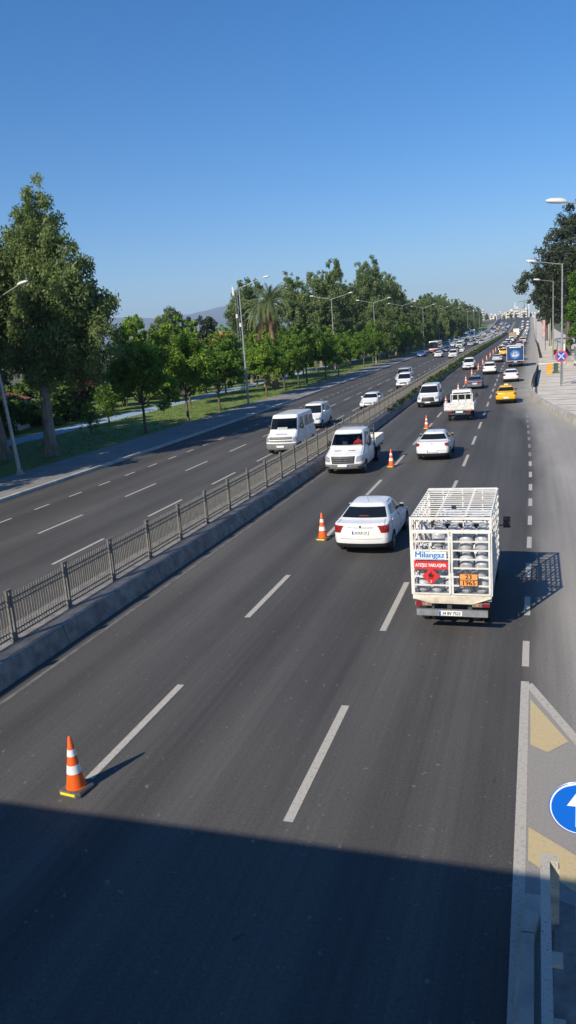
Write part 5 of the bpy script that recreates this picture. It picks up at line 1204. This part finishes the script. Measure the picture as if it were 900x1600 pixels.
# ------------------------------------------------------------------ trees
def leaf_cloud(name, ells, n, size, m, seed, asp=1.0, droop=0.0, sub=9, spread=.30, core=.55):
    """leaf-sized faces gathered in clumps over a set of ellipsoids"""
    g = np.random.default_rng(seed); E_ = np.array(ells, float)
    vol = (E_[:, 3]*E_[:, 4]*E_[:, 5])**(.66); K = np.maximum(4, (sub*len(E_)*vol/vol.sum()).astype(int))
    cc = []; rr = []; tt = []
    for e, k in zip(E_, K):
        d = g.normal(size=(k, 3)); d /= np.linalg.norm(d, axis=1)[:, None]; rad = g.uniform(core, 1.0, (k, 1))**.6
        cc.append(e[:3]+d*e[3:]*rad); rr.append(np.full(k, e[3:].mean()*spread)*g.uniform(.6, 1.3, k)); tt.append(g.uniform(0, 1, k))
    cc = np.concatenate(cc); rr = np.concatenate(rr); tt = np.concatenate(tt); w = rr**2; w /= w.sum()
    idx = g.choice(len(cc), n, p=w); d = g.normal(size=(n, 3)); d /= np.linalg.norm(d, axis=1)[:, None]
    pos = cc[idx]+d*(rr[idx]*g.uniform(.15, 1, n)**.6)[:, None]*np.array([1, 1, .8]); pos[:, 2] -= droop*g.uniform(0, 1, n)**2*rr[idx]*2
    # blade directions
    u = g.normal(size=(n, 3)); u[:, 2] = u[:, 2]*(.6)-droop*1.6; u /= np.linalg.norm(u, axis=1)[:, None]
    o = d*.9+g.normal(size=(n, 3))*.8+np.array([0, 0, .35]); v = np.cross(u, o); v /= np.linalg.norm(v, axis=1)[:, None]+1e-9
    s = size*g.uniform(.6, 1.35, n)[:, None]; L = u*s*asp; Wd = v*s*.5
    V = np.empty((n, 4, 3)); V[:, 0] = pos-L*.5; V[:, 1] = pos+Wd*.8; V[:, 2] = pos+L*.5; V[:, 3] = pos-Wd*.8
    me = bpy.data.meshes.new(name); me.vertices.add(n*4); me.vertices.foreach_set('co', V.astype(np.float32).ravel())
    me.loops.add(n*4); me.loops.foreach_set('vertex_index', np.arange(n*4, dtype=np.int32)); me.polygons.add(n)
    me.polygons.foreach_set('loop_start', np.arange(0, n*4, 4, dtype=np.int32))
    t = np.repeat(np.clip(tt[idx]*.6+g.uniform(0, 1, n)*.4, 0, 1), 4).astype(np.float32)
    a = me.attributes.new('tint', 'FLOAT', 'POINT'); a.data.foreach_set('value', t); me.materials.append(m); me.update(); me.validate(); return me
def limbs(ells, base_r, fork, lean=(0, 0), seed=0, nmax=9):
    r = random.Random(seed); b = MB(); top = max(e[2] for e in ells); f = Vector((lean[0], lean[1], fork))
    b.tube([(0, 0, -.1), (lean[0]*.15, lean[1]*.15, fork*.12), (lean[0]*.5, lean[1]*.5, fork*.5), f], [base_r*1.35, base_r*1.05, base_r*.88, base_r*.75], 12)
    for e in sorted(ells, key=lambda e: -e[3])[:nmax]:
        c = Vector(e[:3]); mid = f.lerp(c, .5)+Vector((r.uniform(-.3, .3), r.uniform(-.3, .3), (c.z-f.z)*.06))
        b.tube([f-Vector((0, 0, .2)), mid, c, c+Vector((r.uniform(-.4, .4), r.uniform(-.4, .4), e[5]*.6))], [base_r*.5, base_r*.34, base_r*.16, base_r*.04], 7)
    return b
class TreeKind:
    def __init__(s, name, crown, trunk): s.name, s.crown, s.trunk = name, crown, trunk
def plant(kind, label, X, Y, z=0.0, rz=0.0, sc=1.0, group=None, cat='tree', sz=None):
    o = thing(kind.name, label, cat, P(X, Y, z), rz, group); v_ = .92+.16*((X*7.3+Y*3.1) % 1.0); o.scale = (sc*(2-v_), sc, sc*v_ if sz is None else sz)
    if kind.trunk: link('trunk', kind.trunk, o)
    link('crown', kind.crown, o); return o
def plane_kind(seed, h=8.6, R0=3.0, n=27000):
    r = random.Random(seed); ells = [(0, 0, h*.58, R0*.75, R0*.75, h*.2)]
    for i in range(11):
        a = i*2.4+r.uniform(-.4, .4); z = h*(.36+.5*(i/10)); k = R0*(1.0-.75*max(0, (i/10)-.35))*r.uniform(.55, .85); q = r.uniform(.8, 1.15)
        ells.append((math.cos(a)*k, math.sin(a)*k, z, q, q, q*1.05))
    ells.append((r.uniform(-.2, .2), 0, h*.92, .7, .7, .8))
    return TreeKind('plane_tree', leaf_cloud('crown', ells, n, .19, L_PLANE, seed, 1.1, .1, sub=17, spread=.34), limbs(ells, .13, h*.26, (r.uniform(-.1, .1), 0), seed).mesh('trunk', BARK, True))
def euc_kind(seed, h=18, R0=3.4, n=9000, leaf=.36, m=None, nm='eucalyptus_tree'):
    r = random.Random(seed); ells = []
    stems = 4
    for sidx in range(stems):
        a = sidx*2*math.pi/stems+r.uniform(-.5, .5); hh = h*r.uniform(.72, 1.0) if sidx else h
        for i in range(6):
            t = i/5; k = R0*(.25+.55*math.sin(math.pi*(.15+.75*t)))*r.uniform(.6, 1.15); z = hh*(.34+.60*t); q = R0*(.46-.17*t)*r.uniform(.8, 1.2)
            ells.append((math.cos(a)*k*(1-.35*t), math.sin(a)*k*(1-.35*t), z, q, q, q*1.25))
    return TreeKind(nm, leaf_cloud('crown', ells, n, leaf, m or L_EUC, seed, 1.7, .55, sub=14, spread=.36, core=.45), limbs(ells, h*.020, h*.22, (r.uniform(-.5, .5), r.uniform(-.5, .5)), seed, 10).mesh('trunk', EUBARK, True))
def bush_kind(seed, R0=1.6, h=2.6, n=3500, m=None, nm='bush', leaf=.2):
    r = random.Random(seed); ells = [(r.uniform(-1, 1)*R0*.6, r.uniform(-1, 1)*R0*.6, h*r.uniform(.25, .75), R0*.5, R0*.5, h*.28) for _ in range(9)]
    b = MB()
    for i in range(5): e = ells[i]; b.tube([(e[0]*.15, e[1]*.15, 0), (e[0]*.6, e[1]*.6, e[2]*.5), e[:3]], [.05, .035, .015], 6)
    return TreeKind(nm, leaf_cloud('crown', ells, n, leaf, m or L_BUSH, seed, 1.2, .1, sub=12, spread=.4), b.mesh('trunk', BARK, True))
planes = [plane_kind(s) for s in (11, 12, 13, 14)]; planes_far = [plane_kind(s, n=11000) for s in (15, 16, 17)]
eucs = [euc_kind(21, 18.5, 5.0, 36000, .25), euc_kind(22, 22, 5.4, 42000, .26), euc_kind(23, 24, 6.2, 46000, .27), euc_kind(24, 16, 4.6, 30000, .24)]
bushes = [bush_kind(31), bush_kind(32), bush_kind(33)]; sap = plane_kind(41, 4.6, 1.1, 2200)
# the big eucalyptus pair at the left edge
b0 = (-32.2, 45.9)
bigE = [(1.8, 0, 17.9, .95, 1.1, 1.2), (1.2, 0, 16.6, 1.5, 1.5, 1.4), (.4, .4, 15.2, 2.0, 2.0, 1.8), (-1.2, 0, 13.6, 2.2, 2.2, 1.8), (2.6, 0, 14.0, 1.5, 1.8, 1.6), (4.2, .2, 12.3, 1.5, 1.7, 1.5), (2.2, -.3, 11.8, 2.1, 2.2, 1.9), (5.0, .3, 10.5, 1.3, 1.6, 1.5), (3.9, -.2, 9.3, 1.9, 2.0, 1.6), (5.6, .2, 8.2, 1.1, 1.5, 1.4), (4.2, 0, 7.3, 1.4, 1.8, 1.0), (1.2, -.5, 9.2, 2.2, 2.3, 1.8), (-.8, .2, 10.8, 2.2, 2.3, 1.9), (-.2, .5, 7.6, 2.0, 2.2, 1.3), (2.2, .6, 7.2, 1.6, 1.9, 1.1), (.2, 1, 6.2, 1.8, 1.8, 1.0), (3.4, .8, 6.0, 1.3, 1.6, .8), (-1.6, .4, 9.0, 2.0, 2.0, 1.5), (.8, .3, 12.8, 1.6, 1.8, 1.5)]
bk = TreeKind('eucalyptus_tree', leaf_cloud('crown', [(a-(.7 if a > 3.3 else 0), b, c, d*(1.12 if c < 13 and a < 3.3 else .95), e*1.1, f*1.1) for a, b, c, d, e, f in bigE], 95000, .13, L_EUC, 51, 2.2, .7, sub=30, spread=.33, core=.3), limbs(bigE, .40, 6.4, (.1, .1), 5, 12).mesh('trunk', EUBARK, True))
plant(bk, 'tallest eucalyptus at the left, pale mottled trunk beside the leaning lamp post', *b0, z=.1, cat='tree')
bigF = [(-.5, 0, 16.0, 1.9, 2, 1.8), (-2.4, 0, 14.4, 2.3, 2.3, 2.0), (.8, .3, 13.2, 1.9, 2.1, 1.9), (-3.8, .2, 12.0, 2.3, 2.4, 2.1), (-1.2, -.3, 11.2, 2.3, 2.4, 2.0), (-4.8, 0, 9.4, 2.3, 2.4, 2.0), (-2.2, .2, 8.4, 2.2, 2.3, 1.7), (.6, .2, 9.2, 1.8, 2.1, 1.6), (-3.8, .4, 6.6, 1.9, 2.2, 1.4), (-1.0, .3, 6.4, 1.5, 1.8, 1.1)]
bk2 = TreeKind('eucalyptus_tree', leaf_cloud('crown', [(a, b, c, d*1.14, e*1.14, f*1.1) for a, b, c, d, e, f in bigF], 70000, .13, L_EUC, 52, 2.2, .7, sub=30, spread=.33, core=.3), limbs(bigF, .40, 5.6, (-.6, .1), 6, 10).mesh('trunk', EUBARK, True))
plant(bk2, 'eucalyptus cut by the left edge, its trunk base left of the lamp post', -35.4, 45.0, z=.1)
# their neighbours to the south, whose shade falls on them and on the road
for i, (x, y, s, k) in enumerate([(-36.2, 31.5, 1.12, 0), (-41.5, 36, 1.25, 3), (-36.5, 22, .72, 1), (-43.5, 28, .85, 2), (-47, 41, .95, 0), (-53, 50, .75, 1), (-52, 40, .8, 3), (-33.5, 13, .5, 2), (-42.0, 44.5, .98, 0), (-45.0, 52, .80, 3)]):
    plant(eucs[k], f'eucalyptus at or beyond the left edge, shading the pavement and lawn, {ORD[i]} of these', x, y, .1, i*1.3, s, 'eucalyptus trees south of the big pair')
row = [(-30.9, 57.9, 1.06), (-30.5, 65.9, 1.08), (-30.8, 74.8, .98), (-31.0, 91.5, .96), (-31.2, 100, .92), (-31.0, 106.5, .92), (-31.6, 113.2, 1.08), (-30.2, 119.5, .9), (-29.9, 127, .85), (-30.1, 137.5, .85), (-30.3, 150.5, .85)]
for i, (x, y, s) in enumerate(row): plant(planes[i % 4], f'young plane tree in the kerbside row, {ORD[i]} from the big eucalyptus', x, y, .1, i*1.9, s, 'plane trees in the kerbside row')
y = 161; i = 0
while y < 215:
    plant(planes_far[i % 3], f'distant plane tree along the left pavement, {ORD[i]} beyond the second double lamp', -30.6+rng.uniform(-.5, .5), y, .1, i*1.7, rng.uniform(.85, 1.08), 'plane trees farther along the kerb'); y += rng.uniform(9, 13); i += 1
for i, (x, y, s) in enumerate([(-38.2, 84, .95), (-38.6, 97, 1.0), (-37.8, 108, .9), (-38.8, 122, 1.0), (-38.0, 134, .95), (-39.0, 147, 1.05), (-38.0, 160, 1.0), (-38.5, 174, 1.0), (-38, 190, 1.0), (-38.5, 207, 1.05), (-38, 226, 1.0)]):
    plant(planes[(i+1) % 4], f'bright plane tree on the lawn between pavement and cycle path, {ORD[i]} from the left', x, y, .1, i*2.3, s, 'plane trees on the lawn')
for i, (x, y, s) in enumerate([(-40.0, 67.8, .8), (-45.4, 94, 1.1), (-45.8, 88, 1.0), (-45.2, 103, 1.05), (-45.6, 112, 1.1), (-46.5, 121, 1.2), (-45.5, 132, 1.15), (-36.5, 58.5, .55)]):
    plant(sap, f'slim young tree with a pale stem near the blue cycle path, {ORD[i]} of the saplings', x, y, .1, i*1.1, s, 'saplings along the cycle path')
bg = [(-43.5, 122, 16.4, 3), (-44, 149, 18.4, 0), (-43.5, 168, 21.0, 1), (-43, 177, 22.2, 1), (-44, 196, 20, 0), (-43, 214, 25.5, 2), (-44, 230, 27.2, 2), (-43, 244, 24, 1), (-43.5, 257, 27, 2), (-43, 276, 20, 0), (-44, 292, 19, 3), (-43, 309, 19, 0), (-43, 330, 21, 1), (-43, 349, 23, 2), (-43, 366, 21, 1), (-43, 383, 21.5, 1), (-42, 402, 22, 2), (-42, 422, 22, 0), (-42, 456, 22.5, 1), (-41, 490, 21, 2), (-41, 525, 21, 1), (-40, 560, 19, 0), (-40, 600, 18, 2), (-40, 650, 15, 1)]
base_h = [18.5, 22, 24, 16]
for i, (x, y, h, k) in enumerate(bg): plant(eucs[k], f'tall eucalyptus in the background belt along the left, {ORD[i]} from the palms', x, y, 0, i*2.1, h/base_h[k], 'tall eucalyptus belt')
y = 182; i = 0
while y < 560:
    k = rng.randrange(4); plant(eucs[k], f'eucalyptus by the left pavement in front of the tall belt, {ORD[i]} from the blue car', -34.5+rng.uniform(-1.5, 1.5), y, .05, i*1.4, rng.uniform(12.5, 17.5)/base_h[k]*(1 if y < 420 else .8), 'eucalyptus trees in front of the belt'); y += rng.uniform(10, 15); i += 1
plant(eucs[3], 'pale feathery tree rising behind the plane row, left of the dark round tree', -43.5, 91, 0, .6, 11.8/16, cat='tree')
rd = [(math.cos(a)*1.5, math.sin(a)*1.5, 8.6+1.2*math.sin(a*2.3), 1.3, 1.3, 1.5) for a in np.arange(0, 6.2, .8)]+[(0, 0, 9.6, 1.6, 1.6, 1.4), (0, 0, 7, 1.8, 1.8, 1.6)]
plant(TreeKind('round_tree', leaf_cloud('crown', rd, 6000, .24, L_DARK, 61, 1.2, .1, sub=11), limbs(rd, .2, 4, (0, 0), 3).mesh('trunk', BARK, True)), 'dark round crowned tree against the hills behind the plane row', -44.5, 104, 0)
for i, (x, y, s, k) in enumerate([(-47.5, 50, 1.5, 0), (-47.2, 56, 1.35, 1), (-47.0, 62, 1.5, 2), (-47.6, 68.5, 1.6, 0), (-47.2, 75, 1.45, 1), (-47.5, 82, 1.5, 2), (-49, 59, 1.9, 0), (-49.5, 72, 2.0, 1), (-49, 88, 1.8, 2), (-49.5, 98, 1.7, 0), (-50, 108, 1.8, 1), (-50, 120, 1.9, 2), (-50, 134, 2.0, 0), (-50, 150, 2.0, 1), (-49, 168, 2.0, 2), (-48, 188, 2, 0)]):
    plant(bushes[k], f'leafy bush beyond the blue cycle path, {ORD[i]} of the bushes', x, y, 0, i*1.2, s, 'bushes behind the cycle path', 'bush')
plant(bush_kind(71, 1.5, 2.6, 4200, L_FLOWER, 'flowering_bush', .16), 'bush with dull red blossom in the shade behind the cycle path', -46.2, 73.5, 2.2, 0, 1.15, None, 'bush')
for i in range(20):
    yb = 34+i*9.5; k = i % 4; plant(eucs[k] if i % 3 else planes[k], f'tree of the dense belt well behind the cycle path, {ORD[i]} from the left', -58-4*(i % 3)-yb*.02, yb, 0, i*1.9, (8.2+1.5*(i % 2))/(base_h[k] if i % 3 else 8.6), 'tree belt behind the bushes')
for i, (x, y, k_) in enumerate([(-48.5, 46, .72), (-51, 53, .8), (-50, 60, .75), (-52, 68, .85), (-51, 77, .8), (-52, 87, .85), (-54, 42, .8), (-53, 100, .9)]):
    plant(planes[i % 4], f'leafy tree crowding over the bushes behind the cycle path, {ORD[i]} from the left', x, y, -.8, i*1.4, k_, 'trees over the bushes', sz=k_*.85)
# palms
def palm_kind(seed, h, nf=64, Lf=3.5):
    r = random.Random(seed); tr = MB(); tr.tube([(0, 0, -.1), (0, 0, .5), (.05, 0, h*.5), (0, 0, h*.8), (0, 0, h)], [.62, .48, .40, .42, .46], 14)
    G = MB(); D = MB(); tg = []; td = []
    for i in range(nf+46):
        dry = i >= nf; a = r.uniform(0, 2*math.pi); e0 = R(r.uniform(-8, 82)) if not dry else R(r.uniform(-80, -35)); L = Lf*r.uniform(.85, 1.1)*(1 if not dry else .72)
        p = Vector((0, 0, h+(0.1 if not dry else -r.uniform(.1, 1.5)))); el = e0; pts = [p.copy()]; k = 11
        for j in range(k):
            p = p+Vector((math.cos(a)*math.cos(el), math.sin(a)*math.cos(el), math.sin(el)))*L/k; el -= (.17 if not dry else .06)*(1+.25*j/k)*(.6+.5*math.cos(e0)); pts.append(p.copy())
        B = D if dry else G; T = td if dry else tg; tint = r.uniform(.2, .9)
        sd = Vector((-math.sin(a), math.cos(a), 0))
        for j in range(1, k):
            d = (pts[j+1]-pts[j]).normalized(); up = sd.cross(d)
            for s in (1, -1):
                for q in (0, .5):
                    c = pts[j].lerp(pts[j+1], q); ln = .62*math.sin(math.pi*(.12+.80*j/k))*(1 if not dry else .7); tip = c+(sd*s*.75+d*.75-up*(-.12 if not dry else .3)-Vector((0, 0, .22))).normalized()*ln
                    B.add([c, c+d*.07, tip, c-d*.03], [(0, 1, 2, 3)]); T += [tint]*4
        B.tube(pts, [.035]*len(pts), 4); T += [tint]*(len(B.v)-len(T))
    me = G.mesh('crown', L_PALM); a_ = me.attributes.new('tint', 'FLOAT', 'POINT'); a_.data.foreach_set('value', np.array(tg, np.float32))
    md = D.mesh('dead_fronds', L_DRY); a_ = md.attributes.new('tint', 'FLOAT', 'POINT'); a_.data.foreach_set('value', np.array(td, np.float32))
    return tr.mesh('trunk', PALMBARK, True), me, md
for x, y, h, l, s, q in ((-34.6, 106.8, 11.6, 'tall palm with drooping fronds above the plane trees, nearer and larger of two', 81, 1.0), (-37.4, 111.5, 10.4, 'second palm behind and left of the taller palm, brown dead fronds', 82, .9)):
    o = thing('palm_tree', l, 'palm tree', P(x, y, .1)); t, g_, d_ = palm_kind(s, h, 84, 4.3*q); link('trunk', t, o); link('crown', g_, o); link('dead_fronds', d_, o)
# right side: the great dark tree leaning over the road and the bright one before it (crowns given in world metres from the trunk)
def world_tree(name, label, tx, ty, ells, n, leaf, m, seed, br, fork, asp=1.0, droop=.1, bark=BARK, lean=(0, 0), sub=11, spread=.36):
    z0 = cz(ty)+.3; E_ = [(x-tx, y-ty, z-z0, a, b, c) for x, y, z, a, b, c in ells]
    o = thing(name, label, 'tree', (tx, ty, z0)); link('trunk', limbs(E_, br, fork, lean, seed, 12).mesh('trunk', bark, True), o); link('crown', leaf_cloud('crown', E_, n, leaf, m, seed, asp, droop, sub, spread), o)
D1 = [(x_, y_, z_, a_*1.32, b_*1.2, c_*1.32) for x_, y_, z_, a_, b_, c_ in [(-2.6, 150, 13.7, 1.3, 2, 1.1), (-1.0, 150, 14.2, 1.6, 2.2, 1.4), (-.4, 150, 12.3, 1.1, 1.6, .9), (.6, 150, 15.6, 1.8, 2.4, 1.7), (1.8, 151, 18.2, 1.6, 2.4, 1.6), (3.2, 151, 20.6, 1.5, 2.4, 1.8), (2.0, 151, 15.0, 2.0, 2.4, 2.0), (4.2, 151, 17.6, 2.1, 2.6, 2.1), (5.4, 152, 23.2, 1.7, 2.4, 1.9), (7.4, 152, 25.2, 1.8, 2.4, 1.9), (5.8, 152, 20.4, 2.2, 2.6, 2.2), (9.6, 152, 24, 2.4, 2.6, 2.4), (8.4, 152, 20.2, 2.6, 3, 2.6), (3.6, 150, 13.2, 2.2, 2.6, 2.0), (6.2, 151, 16.0, 2.5, 2.8, 2.4), (2.2, 151, 11.2, 1.5, 2.2, 1.6), (4.8, 150, 10.6, 2.0, 2.4, 1.8), (9.4, 151, 15.6, 3, 3, 3), (7.6, 150, 11.6, 2.6, 2.6, 2.4), (11.5, 152, 19, 3.2, 3, 3.2), (2.6, 152, 8.6, 1.3, 2, 1.5), (11, 151, 11.5, 3, 3, 3)]]
world_tree('casuarina_tree', 'great dark tree leaning over the road at the right edge', 5.6, 152, D1, 60000, .26, L_DARK, 91, .5, 6.0, 1.5, .3, sub=24, spread=.34)
D2 = [(x*.55+1.2, y+42, z*.80+1.2, a*.95, b, c) for x, y, z, a, b, c in D1]
world_tree('casuarina_tree', 'second dark tree behind the great dark tree on the right, its trunk by the pavement', 3.4, 196, D2, 26000, .36, L_DARK, 92, .42, 5.0, 1.4, .25)
D3 = [(x*.5+.6, y+95, z*.78+1.6, a, b, c) for x, y, z, a, b, c in D1[3:]]
world_tree('casuarina_tree', 'farthest dark tree on the right above the distant traffic', 3.0, 247, D3, 18000, .42, L_DARK, 93, .42, 5.0, 1.4, .25)
B1 = [(6.0, 126, 12.8, 1.2, 1.8, 1.3), (7.6, 126, 14.4, 1.6, 1.9, 1.5), (5.4, 126, 10.8, 1.3, 1.8, 1.3), (7.0, 126, 11.4, 1.8, 2, 1.6), (5.6, 126, 8.6, 1.6, 1.9, 1.5), (7.6, 126, 8.6, 2, 2.2, 1.8), (5.0, 126, 6.4, 1.3, 1.7, 1.4), (6.6, 126, 6.0, 1.7, 2, 1.5), (5.8, 126, 4.2, 1.2, 1.6, 1.0), (9.4, 126, 12.5, 2.2, 2.2, 2.2), (9.8, 126, 8, 2.2, 2.2, 2.2), (8.4, 126, 4.8, 1.6, 1.8, 1.4)]
world_tree('leafy_tree', 'bright green leafy tree at the right edge behind the metal fence', 8.2, 127, B1, 26000, .24, L_BRIGHT, 94, .3, 3.2, 1.5, .35, sub=16)
# low planting on the median beyond the first stretch of fence
g = np.random.default_rng(5); hs = []
for y in np.arange(63, 420, .62):
    q = P(-11.22+g.uniform(-.10, .12), float(y), .48)
    if g.random() < .86 or y > 110: k_ = min(1, .45+(y-63)/60)*g.uniform(.7, 1.15); hs.append((q.x+.12, q.y, q.z+.22*k_, .36*k_+.05, .5, .40*k_))
me = leaf_cloud('median_shrubs', hs, 42000, .15, L_HEDGE, 77, 1.1, .15, sub=6, spread=.55, core=.3); o = link('median_shrubs', me); set_props(o, 'strip of low dark shrubs growing along the median in front of the fence', 'shrubs', None, 'stuff')
# grass tufts along the verge edges
hs = [(P(float(g.uniform(-40.3, -30)), float(y), .1).x, float(y), cz(float(y))+.12, .35, .5, .05) for y in g.uniform(40, 150, 900)]
o = link('grass_tufts', leaf_cloud('grass_tufts', hs, 14000, .07, leaf_mat('grass_blade', (.04, .075, .012), (.075, .13, .018), (.12, .19, .03), .3), 78, 1.6, -.4, sub=3, spread=.8, core=.2)); set_props(o, 'tufts of lawn grass on the verge left of the road', 'grass', None, 'stuff')

# ------------------------------------------------------------------ buildings
ROOF = mat('red_roof_tile', (.42, .13, .07), .8, nscale=3, namt=.3); WALLS = [mat('house_wall', c, .85, nscale=.6, namt=.1) for c in ((.62, .58, .52), (.68, .66, .62), (.56, .52, .48), (.66, .6, .5), (.5, .5, .52))]
def house(label, X, Y, w, d, h, rh, rz, wm):
    o = thing('house', label, 'house', P(X, Y, 0), rz); b = MB(); b.box((0, 0, h/2), (w, d, h)); b.build('wall', wm, o)
    b = MB(); e = .4; b.add([(-w/2-e, -d/2-e, h), (w/2+e, -d/2-e, h), (w/2+e, d/2+e, h), (-w/2-e, d/2+e, h), (-w/2+d*.35, 0, h+rh), (w/2-d*.35, 0, h+rh)], [(0, 1, 5, 4), (1, 2, 5), (2, 3, 4, 5), (3, 0, 4), (3, 2, 1, 0)]); rf = b.build('roof', ROOF, o)
    b = MB(); b.box((w*.2, d*.12, h+rh*.8), (.6, .6, 1.2)); b.build('chimney', wm, rf)
    for sx in (-.3, 0, .3):
        for z in np.arange(1.5, h-.6, 2.9):
            b = MB(); b.box((w*sx, -d/2-.01, z), (1.1, .06, 1.2)); q = b.build('window', GREYGLASS, o); b = MB(); b.box((w*sx, -d/2-.05, z-.68), (1.3, .16, .1)); b.build('sill', SIGNWHITE, q)
            b = MB(); b.box((w/2+.01, d*sx, z), (.06, 1.1, 1.2)); b.build('window', GREYGLASS, o)
house('low house with a red tiled roof in the shade behind the left trees', -54, 62, 12, 8, 3.0, 1.8, .2, WALLS[0])
house('house with red tiled roof showing above the plane trees below the hills', -59.6, 150, 11, 9, 6.8, 2.3, .1, WALLS[1])
house('second red roofed house to the right of the first, mostly hidden by trees', -60, 172, 9, 8, 7.2, 2.2, -.1, WALLS[3])
def block(label, x, y, w, d, h, wm, floors, bays, top):
    o = thing('apartment_block', label, 'building', (x, y, 12.0), rng.uniform(-.25, .25), 'white apartment blocks on the skyline')
    b = MB(); b.box((0, 0, h/2), (w, d, h)); b.build('wall', wm, o)
    b = MB(); b.box((0, 0, h+.15), (w+1, d+1, .4)); r_o = b.build('roof', wm if not top else ROOF, o)
    b = MB(); b.box((w*.2, 0, h+1.4), (w*.3, d*.4, 2.2)); b.build('stair_tower', wm, r_o)
    b = MB()
    for f in range(floors):
        for k in range(bays): b.box(((k+.5-bays/2)*w/bays, -d/2-.02, (f+.55)*h/floors), (w/bays*.5, .1, h/floors*.46))
    b.build('windows', GREYGLASS, o)
    b = MB()
    for f in range(1, floors):
        b.box((0, -d/2-.6, f*h/floors), (w*.7, 1.2, .8))
    b.build('balcony', wm, o)
rb = random.Random(12); CITYW = [mat('block_wall', c, .8, nscale=.3, namt=.1) for c in ((.66, .65, .62), (.58, .56, .54), (.66, .60, .52), (.48, .46, .46))]
nm = ['left', 'right']
for i in range(30):
    x = -112+i*4.1+rb.uniform(-2, 2); y = 1120+rb.uniform(-160, 560); h = rb.choice((4, 5, 7, 8, 10, 13))+rb.uniform(0, 2)+(2 if 8 < i < 18 else 0)+(y-1120)*.008
    block(f'pale apartment block on the far skyline, {ORD[i]} counting from the left' if i else 'pale apartment block on the far skyline, first counting from the left', x*y/1120, y, rb.uniform(4.5, 10), 10, h, CITYW[rb.randrange(4)], max(2, int(h/3)), rb.randrange(2, 5), rb.random() < .2)
for i in range(14): plant(eucs[i % 4], f'tree among the far skyline blocks, {ORD[i]} from the left', -112+i*8.6+11+rb.uniform(-3, 3), 960+rb.uniform(-60, 60), 0, i, rb.uniform(.22, .42), 'trees on the skyline')
o = thing('lattice_tower', 'dark square tower with a jib rising over the skyline blocks', 'tower', (-17.5, 1300, 12)); b = MB(); b.box((0, 0, 10), (5.5, 5.5, 20)); b.build('tower_shaft', mat('tower_grey', (.2, .22, .26), .7), o); b = MB(); b.tube([(0, 0, 20), (0, 0, 29)], .45, 6); b.tube([(-9, 0, 28), (12, 0, 31)], .4, 6); b.build('jib', DKSTEEL, o)
for x, hh, l in ((-28.5, 26, 'left of two thin white masts on the skyline'), (-9.5, 27, 'right of two thin white masts on the skyline')):
    o = thing('mast', l, 'mast', (x, 1180, 12)); b = MB(); b.lathe([(.65, 0), (.55, hh*.8), (.2, hh)], 10); b.build('shaft', SIGNWHITE, o, True); b = MB(); b.lathe([(1.1, hh*.72), (1.1, hh*.75), (.6, hh*.77)], 10); b.build('gallery', SIGNWHITE, o, True)

# ------------------------------------------------------------------ the air between here and the hills
def add_haze(dens):
    b = MB(); b.box((-1000, 5300, 305), (32000, 12400, 640)); m = bpy.data.materials.new('haze'); m.use_nodes = True; nt = m.node_tree
    for n_ in list(nt.nodes): nt.nodes.remove(n_)
    out = nt.nodes.new('ShaderNodeOutputMaterial'); v = nt.nodes.new('ShaderNodeVolumePrincipled'); v.inputs['Density'].default_value = dens; v.inputs['Color'].default_value = (.58, .76, 1, 1); v.inputs['Anisotropy'].default_value = 0.0
    nt.links.new(v.outputs[0], out.inputs['Volume']); o = b.build('haze', m); o['kind'] = 'stuff'
add_haze(1.15e-4)
